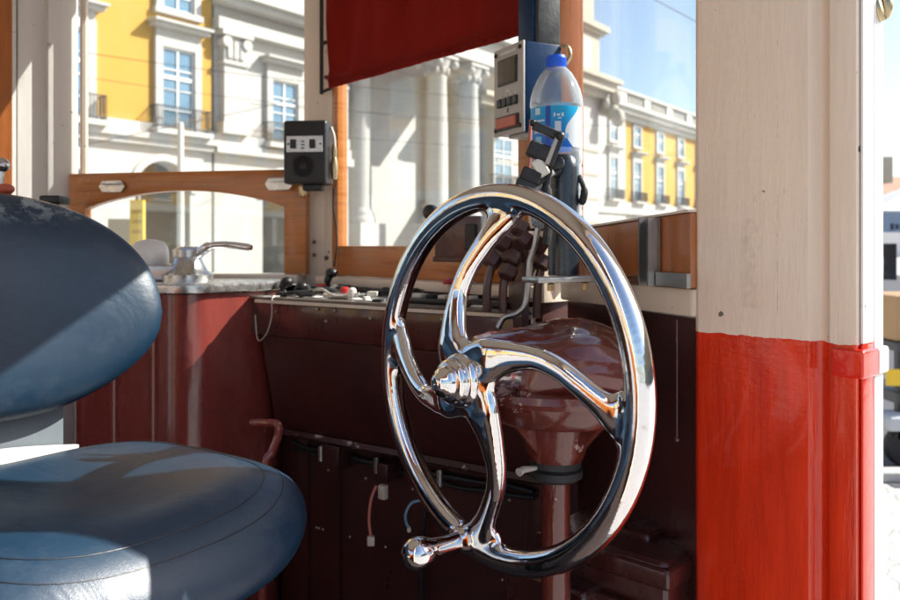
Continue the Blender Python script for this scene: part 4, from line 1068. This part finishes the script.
class Facade:
    def __init__(s, B, D=FD, Nn=FN): s.B, s.D, s.N = Vector((B[0], B[1], 0)), D, Nn
    def p(s, t, o, z): return s.B + s.D*t + s.N*o + UP*z
    def bx(s, bm, t0, t1, o0, o1, z0, z1):
        box(bm, s.p((t0+t1)/2, (o0+o1)/2, (z0+z1)/2), t1-t0, o1-o0, z1-z0, s.D, s.N, UP)
    def window(s, par, tc, w, z0, z1, o=.0, surround=True, lintel=True, balcony=False, mat='stone', rows=4, big=1.0):
        fw_ = .34*big
        if surround:
            b = new()
            s.bx(b, tc-w/2-fw_, tc-w/2, o+.003, o+.22, z0, z1+fw_); s.bx(b, tc+w/2, tc+w/2+fw_, o+.003, o+.22, z0, z1+fw_); s.bx(b, tc-w/2+.002, tc+w/2-.002, o+.003, o+.21, z1, z1+fw_)
            s.bx(b, tc-w/2-fw_*1.25, tc+w/2+fw_*1.25, o+.003, o+.28, z0-.25, z0-.002)
            sf = obj('window_surround', b, M[mat], par, 0)
            if lintel:
                b = new(); s.bx(b, tc-w/2-fw_*.9, tc+w/2+fw_*.9, o+.004, o+.2, z1+fw_+.002, z1+fw_+.42*big); s.bx(b, tc-w/2-fw_*1.6, tc+w/2+fw_*1.6, o+.004, o+.55*big, z1+fw_+.422*big, z1+fw_+.60*big); s.bx(b, tc-w/2-fw_*1.9, tc+w/2+fw_*1.9, o+.004, o+.72*big, z1+fw_+.602*big, z1+fw_+.72*big)
                obj('lintel', b, M[mat], par, 0)
        b = new(); s.bx(b, tc-w/2, tc+w/2, o+.004, o+.03, z0, z1); wf = obj('window', b, M['hglass'], par, 0)
        b = new(); k = .09*big
        for a in (-w/2, -.05*big, w/2-k): s.bx(b, tc+a, tc+a+k, o+.032, o+.09, z0, z1)
        for a in range(rows+1):
            zz = z0+(z1-z0-k)*a/rows; kk = k if a in (0, rows) else k*.6
            s.bx(b, tc-w/2, tc+w/2, o+.033, o+.085, zz, zz+kk)
        zz = z0+(z1-z0)*.62; s.bx(b, tc-w/2, tc+w/2, o+.034, o+.10, zz, zz+.16*big)
        obj('window_frame', b, M['whitewood'], wf, 0)
        if balcony:
            b = new(); s.bx(b, tc-w/2-.6*big, tc+w/2+.6*big, o+.005, o+.75*big, z0-.24, z0-.03); obj('balcony_slab', b, M[mat], par, 0)
            b = new(); a0, a1, oo, hh = tc-w/2-.5*big, tc+w/2+.5*big, o+.68*big, .95*big
            r = .022*big
            for zz in (z0+.08, z0+hh):
                tube(b, [s.p(a0,o+.02,zz), s.p(a0,oo,zz), s.p(a1,oo,zz), s.p(a1,o+.02,zz)], r*1.3, 6)
            n = int((a1-a0)/(.13*big))
            for i in range(n+1):
                t = a0+(a1-a0)*i/n; tube(b, [s.p(t,oo,z0-.03), s.p(t,oo,z0+hh)], r, 5)
            for i in range(1, 5): 
                for t in (a0, a1): tube(b, [s.p(t,o+(oo-o)*i/5,z0-.03), s.p(t,o+(oo-o)*i/5,z0+hh)], r, 5)
            obj('balcony_railing', b, M['iron'], par, 0)
def arch_wall(F, name, par, mat, t0, t1, ta0, ta1, zs, z1, o0, o1, z0=0):
    R = (ta1-ta0)/2; c = (ta0+ta1)/2
    pts = [(t0,z0),(t0,z1),(t1,z1),(t1,z0),(ta1,z0)]
    for k in range(17):
        a = PI*k/16; pts.append((c+R*math.cos(a), zs+R*math.sin(a)))
    pts.append((ta0,z0))
    b = new(); prism(b, [F.p(t,o0,z) for t, z in pts], F.N*(o1-o0)); obj(name, b, M[mat], par, 0)
    b = new()   # moulded archivolt
    Rm = R+.02
    ring = [(c+(Rm+dr)*math.cos(PI*k/20), zs+(Rm+dr)*math.sin(PI*k/20)) for dr, ks in ((.0, range(21)), (.30, range(20,-1,-1))) for k in ks]
    prism(b, [F.p(t,o1+.003,z) for t, z in ring], F.N*.09); obj('archivolt', b, M[mat], par, 0)
A = Facade((-12.96, 34))
# --- yellow arcaded building on the left
yb = thing('yellow_building', A.p(1.5, 0, 0), 'large near yellow arcaded building with white window surrounds, left through the tall window', 'building')
b = new(); A.bx(b, -16, 3.35, -7, 0, 6.9, 24); obj('wall', b, M['yellow'], yb, 0)
b = new(); A.bx(b, -16, 3.35, -.2, .32, 6.0, 6.25); A.bx(b, -16, 3.35, -.2, .5, 6.252, 6.5); A.bx(b, -16, 3.35, -.2, .18, 6.502, 6.95); obj('ledge', b, M['stone'], yb, 0)
sp_ = 4.95
for k in range(-3, 1):
    tc = .88+sp_*k
    arch_wall(A, 'arch_wall', yb, 'stone', tc-sp_/2+.001, tc+sp_/2-.001, tc-1.33, tc+1.33, 4.05, 6.0, -.9, 0)
b = new(); A.bx(b, -16, 3.35, -6.2, -6, 0, 6); A.bx(b, -16, 3.35, -6, -.9, 6.0, 6.3); obj('arcade_wall', b, M['arcade'], yb, 0)
for k in range(-3, 1):
    tc = 1.53+sp_*k
    A.window(yb, tc, 1.62, 6.75, 10.35, balcony=True)
    A.window(yb, tc, 1.55, 12.0, 14.6, lintel=False)
    b = new(); A.bx(b, tc-.62, tc+.62, -5.995, -5.9, 0, 3.2); obj('shop_door', b, M['iron'], yb, 0)
# --- triumphal arch mass in pale stone
ar = thing('stone_arch', A.p(22, 0, 0), 'monumental pale stone arch with tall columns behind the middle window', 'monument')
b = new(); A.bx(b, 9.4, 12.2, -9, 0, 0, 24); A.bx(b, 3.5, 12.2, -9, -.001, 6.0, 24); A.bx(b, 26.6, 42, -9, 0, 0, 19.5)
A.bx(b, 12.2, 26.6, -9, -3.2, 0, 24)
obj('wall', b, M['stone'], ar, 0)
arch_wall(A, 'side_arch', ar, 'stone', 3.5, 9.4, 6.3, 8.9, 4.0, 6.0, -1.2, 0)
b = new(); A.bx(b, 3.6, 9.4, -6.2, -6, 0, 6); obj('arcade_wall', b, M['arcade'], ar, 0)
b = new(); A.bx(b, 3.36, 12.2, -.1, .45, 6.0, 6.4); A.bx(b, 3.36, 12.2, -.1, .25, 6.402, 6.9); obj('ledge', b, M['stone'], ar, 0)
def pilaster(t0, t1, z0, z1, o=.42):
    b = new(); A.bx(b, t0, t1, -.05, o, z0, z1); A.bx(b, t0-.15, t1+.15, -.05, o+.15, z0, z0+.5); A.bx(b, t0-.12, t1+.12, -.05, o+.12, z1-1.3, z1-1.15); A.bx(b, t0-.25, t1+.25, -.05, o+.25, z1, z1+.25)
    for k in range(3): A.bx(b, t0+.1+k*(t1-t0-.2)/3+.05, t0+.1+(k+1)*(t1-t0-.2)/3-.05, o, o+.10, z1-1.0, z1-.2)
    for s in (t0+.05, t1-.05): tube(b, [A.p(s,.1,z1-.28), A.p(s,o+.2,z1-.28)], .26, 12)
    obj('pilaster', b, M['stone'], ar, 0)
pilaster(3.75, 5.0, 6.9, 11.4); pilaster(10.3, 11.6, 6.9, 11.4)
b = new(); A.bx(b, 3.4, 12.2, -.1, .5, 11.66, 12.2); A.bx(b, 3.4, 12.2, -.1, .9, 12.8, 13.1); A.bx(b, 3.4, 12.2, -.1, 1.2, 13.102, 13.4); obj('entablature', b, M['stone'], ar, 0)
A.window(ar, 7.6, 1.65, 6.75, 9.9, balcony=True)
# tall columns
def column(t, o, r, z0, z1):
    b = new(); c = A.p(t, o, 0)
    lathe(b, [(r*1.35,z0),(r*1.35,z0+.35),(r*1.2,z0+.45),(r*1.25,z0+.6),(r*1.02,z0+.8),(r,z0+1.0),(r*.97,z0+(z1-z0)*.5),(r*.86,z1-1.4),(r*.9,z1-1.35),(r*.9,z1-1.2),(r*.84,z1-1.18),(r*.95,z1-.75),(r*1.25,z1-.35),(r*1.3,z1-.2)], c, UP, 28)
    A.bx(b, t-r*1.4, t+r*1.4, o-r*1.4, o+r*1.4, z1-.2, z1)
    for dt in (-1, 1):
        for do in (-1, 1): ball(b, A.p(t+dt*r*1.15, o+do*r*1.15, z1-.5), r*.38, 10, 8)
    for k in range(10):
        a = 2*PI*k/10; p = c+(A.D*math.cos(a)+A.N*math.sin(a))*r*1.0+UP*(z1-.9); ball(b, p, r*.22, 8, 6, (1,1,1.7))
    A.bx(b, t-r*1.6, t+r*1.6, o-r*1.6, o+r*1.6, 0, z0)
    obj('column', b, M['stone'], ar, 50)
for t, o in ((18.0, 1.6), (21.2, 1.6), (14.6, -1.4)): column(t, o, .66, 3.0, 12.9)
b = new(); A.bx(b, 13.5, 24.2, -3.3, 2.6, 12.95, 13.6); A.bx(b, 13.5, 24.2, -3.3, 2.4, 13.602, 14.6); A.bx(b, 13.3, 24.4, -3.3, 3.1, 14.602, 15.1); obj('entablature', b, M['stone'], ar, 0)
b = new()
for t0, t1, o in ((13.0,13.9,-2.7),(15.6,16.4,-2.6),(16.9,17.2,-2.9),(22.6,23.5,-2.4),(24.3,26.4,-1.2)): A.bx(b, t0, t1, -3.25, o, 0, 12.9)
split_obj('pier', b, M['stone'], ar, 0)
b = new(); A.bx(b, 22.2, 26.5, -3.25, -.6, 4.2, 4.6); A.bx(b, 24.2, 33, -3.2, .5, 11.2, 11.7); A.bx(b, 24.2, 33, -3.2, .9, 11.702, 12.0)
for k in range(9): tube(b, [A.p(28.5+1.7*math.cos(a), .35, 9.6+1.5*math.sin(a)) for a in [PI*(j+k)/9*1.05 for j in (0,1)]], .28, 10)
for k in range(5): A.bx(b, 26.7, 42, .002, .03+.01*k, 1.5+k*2.0, 1.7+k*2.0)
obj('moulding', b, M['stone2'], ar, 0)
A.window(ar, 27.4, 2.3, 5.6, 9.2, balcony=True, surround=False)
b = new(); A.bx(b, 30.5, 42.4, -.5, .7, 14.0, 14.5); A.bx(b, 30.3, 42.9, -.5, 1.3, 14.502, 15.2); A.bx(b, 30.1, 43.3, -.5, 1.7, 15.202, 15.6); A.bx(b, 32, 41.6, -6, .3, 15.602, 19.2); A.bx(b, 31.6, 42.4, -6.2, .9, 19.502, 20.0); A.bx(b, 31.8, 42.0, -6.1, .6, 19.202, 19.5); A.bx(b, 33, 41, -6, .1, 20.002, 24); obj('attic', b, M['stone2'], ar, 0)
b = new(); A.bx(b, 34.5, 36, .302, .42, 16.2, 18.6); A.bx(b, 38.5, 40, .302, .42, 16.2, 18.6); split_obj('attic_panel', b, M['stone'], ar, 0)
b = new()
for k in range(9): ball(b, A.p(42.0+random.uniform(-.5,1.3), .8+random.uniform(-.6,.9), 13.2+random.uniform(-1.4,1.0)), random.uniform(.25,.6), 8, 6, (1,1,1.3))
split_obj('carved_trophy', b, M['stone2'], ar, 50)
# --- second yellow building, far right
B2 = Facade((16.3, 85))
yr = thing('yellow_building', B2.p(10, 0, 0), 'distant yellow building with white parapet and two rows of windows beyond the bottle', 'building')
b = new(); B2.bx(b, 4.9, 90, -12, 0, 6.4, 18.2); obj('wall', b, M['yellow'], yr, 0)
b = new(); B2.bx(b, -3, 4.9, -12, .25, 0, 18.2); obj('stone_bay', b, M['stone'], yr, 0)
b = new(); B2.bx(b, -3, 90, -.3, .5, 5.2, 5.8); B2.bx(b, -3, 90, -.3, .3, 5.802, 6.5); B2.bx(b, -3, 90, -.3, .5, 15.6, 16.2); B2.bx(b, -3, 90, -.3, 1.1, 16.202, 16.7); B2.bx(b, -3, 90, -.3, 1.5, 16.702, 17.1); B2.bx(b, -3, 90, -.3, .3, 17.102, 17.5); B2.bx(b, -3, 90, -.3, .5, 18.7, 19.0)
for k in range(14): B2.bx(b, -2.6+6.6*k-.9, -2.6+6.6*k+.9, -.3, .4, 17.5, 18.7)
obj('cornice', b, M['stone'], yr, 0)
b = new()
for k in range(110): B2.bx(b, -2+.8*k, -1.65+.8*k, -.1, .2, 17.5, 18.7)
obj('balustrade', b, M['stone'], yr, 0)
for k in range(8):
    tc = 1.7+6.6*k; oo = .25 if k == 0 else 0
    B2.window(yr, tc, 1.8, 6.7, 11.2, o=oo, balcony=True, big=1.1, rows=4)
    B2.window(yr, tc, 1.7, 13.0, 15.2, o=oo, lintel=False, big=1.0, rows=2)
for k in range(12):
    tc = 1.7+6.6*k
    arch_wall(B2, 'arch_wall', yr, 'stone', tc-3.299, tc+3.299, tc-1.9, tc+1.9, 2.9, 5.2, -1.2, 0)
b = new(); B2.bx(b, -3, 90, -6.2, -6, 0, 6); obj('arcade_wall', b, M['arcade'], yr, 0)
b = new(); p = B2.p(24.5, .9, 11.0); tube(b, [p, p+FN*1.5+UP*1.2], .05, 6); prism(b, [p+FN*.6+UP*.4, p+FN*1.4+UP*1.1, p+FN*1.35+UP*-1.6, p+FN*.7+UP*-1.4], FD*.03)
obj('red_flag', b, M['redplastic'], yr, 0)

# --- the side wings of the square (outside the frame, they bound it and show in the chrome)
for nm, B_, D_, N_w, lb in (('yellow_building', (58,-95), Vector((0,1,0)), Vector((-1,0,0)), 'long shaded yellow wing closing the right side of the square'), ('yellow_building', (-62,-95), Vector((0,1,0)), Vector((1,0,0)), 'long sunlit yellow wing closing the left side of the square')):
    Fw = Facade(B_, D_, N_w); wg = thing(nm, Fw.p(60,0,0), lb, 'building')
    L1 = 118 if B_[0] > 0 else 112
    b = new(); Fw.bx(b, 0, L1, -12, 0, 6.2, 18); obj('wall', b, M['yellow'], wg, 0)
    b = new(); Fw.bx(b, 0, L1, -12, -4, 0, 6.2); obj('arcade_wall', b, M['arcade'], wg, 0)
    b = new(); Fw.bx(b, 0, L1, -3.9, .4, 5.4, 6.19); Fw.bx(b, 0, L1, -.3, .8, 17.2, 18.4); obj('cornice', b, M['stone'], wg, 0)
    for k in range(20):
        t = 3+5.8*k
        b = new(); Fw.bx(b, t-3.4, t-2.4, -1, .1, 0, 5.39); obj('pier', b, M['stone'], wg, 0)
        for z0, z1 in ((6.8,10.6),(12.4,15)):
            b = new(); Fw.bx(b, t-1.3, t+1.3, .004, .2, z0-.4, z1+.5); sf = obj('window_surround', b, M['stone'], wg, 0)
            b = new(); Fw.bx(b, t-.9, t+.9, .202, .24, z0, z1); obj('window', b, M['hglass'], wg, 0)
# --- street poles, wires, sign
b = new(); p = K(180.5, 300, 19.4); p.z = 0
lathe(b, [(.15,0),(.15,.3),(.09,.4),(.085,2.5),(.07,4.68),(.06,4.72),(0,4.74)], p, UP, 16)
tag(obj('street_pole', b, paint('white_pole_paint', (.52,.50,.45), .5, .1, 3, .1, 20)), 'slim white pole standing in front of the yellow building', 'pole')
ysg = thing('yellow_sign', K(140,300,24)*1, 'tall yellow sign panel on the pavement under the arcade', 'sign'); ysg.location.z = 0
b = new(); p = K(137.5, 300, 24); p.z = 0; box(b, p+UP*1.65, .42, .14, 2.9); bev(b, .02, 2); obj('panel', b, paint('sign_yellow', (.75,.48,.03), .5, .1, 3, .05, 20), ysg)
b = new()
for z in (2.75, 2.45, 2.15): box(b, p+Vector((0,-.074,z)), .28, .006, .10)
obj('sign_marks', b, paint('sign_amber', (.5,.26,.02), .5, .1, 3, 0), ysg)
b = new(); box(b, p+UP*.1, .5, .3, .2); obj('foot', b, M['iron'], ysg)
tp = thing('information_board', K(122,300,26), 'grey framed board leaning by the yellow sign', 'board'); tp.location.z = 0
b = new(); p = K(123, 300, 26); p.z = 0; box(b, p+UP*1.9, .95, .08, 1.4); obj('board', b, M['arcade'], tp); b = new(); box(b, p+UP*.6+Vector((-.4,0,0)), .06,.06,1.2); box(b, p+UP*.6+Vector((.4,0,0)), .06,.06,1.2); split_obj('leg', b, M['iron'], tp)
WL = ('upper overhead wire crossing the yellow wall', 'lower overhead wire crossing the yellow wall', 'overhead wire rising towards the loudspeaker', 'overhead wire crossing the tall columns', 'thin wire low across the stone arch', 'overhead wire in the sky at upper right')
for (p, q, r), lb in zip(((K(-150,18,24),K(520,102,34),.012),(K(-150,42,26),K(520,128,36),.010),(K(60,150,24),K(420,62,40),.014),(K(250,104,30),K(760,128,42),.012),(K(250,130,32),K(760,158,46),.010),(K(600,-30,26),K(1300,330,30),.016)), WL):
    b = new(); m_ = (p+q)/2-UP*.25; tube(b, smoothpath([p, m_, q], 10), r, 5); tag(obj('overhead_wire', b, M['wireblack']), lb, 'wire', 'tram wires over the square')

# --- right edge beyond the door post
cart = thing('utility_cart', K(905,400,6.6), 'dark grey flat cart with a tan case and yellow reflector beyond the door post', 'cart'); cart.location.z = 0
def at(px, Y): return Vector(((px-450)/800*Y, Y, 0))
b = new(); box(b, at(940,6.6)+UP*.95, 1.1, .7, .07); box(b, at(940,6.6)+UP*.55, 1.1, .7, .09); bev(b, .01, 2); obj('deck', b, paint('dark_grey_steel', (.05,.055,.06), .45, .3, 6, .1, 30), cart)
b = new()
for dx in (-.5, .5):
    for dy in (-.3, .3): box(b, at(940,6.6)+Vector((dx,dy,.6)), .06, .06, .75)
split_obj('post', b, M['iron'], cart)
b = new(); box(b, at(940,6.6)+UP*1.17, 1.06, .62, .36); bev(b, .02, 2); obj('tan_case', b, paint('tan_board', (.42,.26,.12), .6, .15, 5, .1, 30), cart)
b = new(); box(b, at(893,6.22)+UP*.72, .11, .02, .13); bev(b, .004, 1); obj('reflector', b, paint('reflector_yellow', (.8,.5,.02), .4, .1, 10, 0), cart)
b = new(); box(b, at(900,6.25)+UP*.38, .35, .3, .12); bev(b, .04, 3); obj('sack', b, paint('pale_sack', (.5,.52,.53), .7, .2, 8, .4, 12), cart)
for dx in (-.45, .4):
    b = new(); c = at(940,6.6)+Vector((dx,-.28,.16)); lathe(b, [(0,-.04),(.05,-.04),(.06,-.05),(.15,-.05),(.16,-.03),(.16,.03),(.15,.05),(.06,.05),(0,.04)], c, Vector((0,1,0)), 24); obj('wheel', b, M['blackrough'], cart)
kb = thing('white_kerb_block', at(888,5.9), 'low white stone block on the paving edge', 'kerb block')
b = new(); box(b, at(895,5.95)+UP*.04, .5, .16, .08); bev(b, .02, 3); obj('block', b, M['stone'], kb)
tent = thing('market_tent', at(905,26), 'white market tent with a blue grey valance far beyond the door post', 'tent')
b = new(); c = at(915,26); prism(b, [c+Vector((-2,-1.5,2.75)), c+Vector((2,-1.5,2.75)), c+Vector((2,1.5,2.75)), c+Vector((-2,1.5,2.75))], UP*.05)
ap = b.verts.new(c+UP*3.7); rim = [b.verts.new(c+Vector(v)) for v in ((-2,-1.5,2.81),(2,-1.5,2.81),(2,1.5,2.81),(-2,1.5,2.81))]
for i in range(4): b.faces.new((rim[i], rim[(i+1)%4], ap))
obj('canopy', b, M['white'], tent, 0)
b = new(); box(b, c+Vector((0,-1.53,2.45)), 4, .03, .62); obj('valance', b, paint('valance_blue', (.36,.43,.52), .7, .1, 4, 0), tent)
b = new()
for k in range(22): 
    if k % 6 != 4: box(b, c+Vector((-1.6+.15*k,-1.55,2.05+.26)), .1, .01, .16 if k % 3 else .2)
obj('valance_marks', b, paint('mark_blue', (.03,.05,.10), .6, .1, 4, 0), tent)
for dx in (-1.9, 1.9):
    b = new(); box(b, c+Vector((dx,-1.4,1.2)), .08, .08, 2.4); obj('pole', b, M['zinc'], tent)
b = new()
for k, (dx, h_, mm) in enumerate(((-1.5,1.3,0),(-1.1,1.6,0),(-.6,1.2,0),(0,1.5,0))): box(b, c+Vector((dx,.4,h_/2+.6)), .3, .3, h_)
split_obj('goods', b, paint('dark_goods', (.05,.05,.06), .6, .5, 2, .1, 10), tent)
b = new(); box(b, c+Vector((-.85,-.9,1.5)), .16, .1, .7); obj('red_banner', b, M['redplastic'], tent)
um = thing('white_umbrella', at(900,38), 'large white cafe umbrella above the tent', 'umbrella')
b = new(); c = at(902,38); lathe(b, [(2.6,3.2),(2.62,3.5),(1.3,4.0),(.1,4.4),(0,4.42)], c, UP, 8); obj('canopy', b, M['white'], um, 0)
b = new(); tube(b, [c, c+UP*4.4], .05, 8); obj('pole', b, M['zinc'], um)
hh = thing('hillside_house', at(905,120), 'far house with a terracotta roof and a chimney above the tents', 'house')
b = new(); c = at(915,120); box(b, c+UP*4.6, 14, 8, 9.2); obj('wall', b, M['white'], hh, 0)
b = new(); prism(b, [c+Vector((-7.4,-4.4,9.2)), c+Vector((-7.4,4.4,9.2)), c+Vector((-7.4,0,12))], Vector((14.8,0,0))); obj('roof', b, paint('terracotta', (.40,.24,.16), .8, .25, .5, .1, 3), hh, 0)
b = new(); box(b, c+Vector((-4.9,-1,12.6)), 1.4, 1.2, 4.5); obj('chimney', b, M['stone2'], hh, 0)
for k in range(5):
    b = new(); box(b, c+Vector((-5.6+2.6*k,-4.02,6)), 1.1, .1, 2); obj('window', b, M['hglass'], hh, 0)


# ------------------------------------------------------------------ camera, light, world
cam = bpy.data.cameras.new('camera'); co_ = bpy.data.objects.new('camera', cam); COL.objects.link(co_)
co_.location = (0, 0, CAMZ); co_.rotation_euler = (math.radians(90), 0, 0)
cam.sensor_width = 36; cam.lens = 32; cam.shift_y = -55/900; cam.clip_start = .02; cam.clip_end = 4000
cam.dof.use_dof = True; cam.dof.focus_distance = 1.03; cam.dof.aperture_fstop = 7.5
S.camera = co_
SUN = Vector((1, .15, 0)).normalized(); EL = math.radians(37)
sd = Vector((SUN.x*math.cos(EL), SUN.y*math.cos(EL), math.sin(EL)))
sl = bpy.data.lights.new('sun', 'SUN'); sl.energy = 5.0; sl.angle = math.radians(.53); sl.color = (1, .955, .88)
so = bpy.data.objects.new('sun', sl); COL.objects.link(so); so.rotation_euler = (-sd).to_track_quat('-Z', 'Y').to_euler(); so.location = (10, 2, 12)
w = bpy.data.worlds.new('World'); S.world = w; w.use_nodes = True
nt = w.node_tree; bg = nt.nodes['Background']; sk = nt.nodes.new('ShaderNodeTexSky'); sk.sky_type = 'NISHITA'
sk.sun_disc = False; sk.sun_elevation = EL; sk.sun_rotation = math.atan2(SUN.x, SUN.y); sk.air_density = 1.0; sk.dust_density = 1.6; sk.ozone_density = 1.2
nt.links.new(sk.outputs[0], bg.inputs[0]); bg.inputs[1].default_value = .11
S.view_settings.view_transform = 'Standard'; S.view_settings.look = 'None'; S.view_settings.exposure = 1.12; S.view_settings.gamma = 1; S.view_settings.use_curve_mapping = False
S.render.engine = 'CYCLES'
S.cycles.max_bounces = 7; S.cycles.diffuse_bounces = 3; S.cycles.glossy_bounces = 4; S.cycles.transparent_max_bounces = 12; S.cycles.use_adaptive_sampling = True; S.cycles.adaptive_threshold = .02; S.cycles.sample_clamp_indirect = 6
S.cycles.use_denoising = True
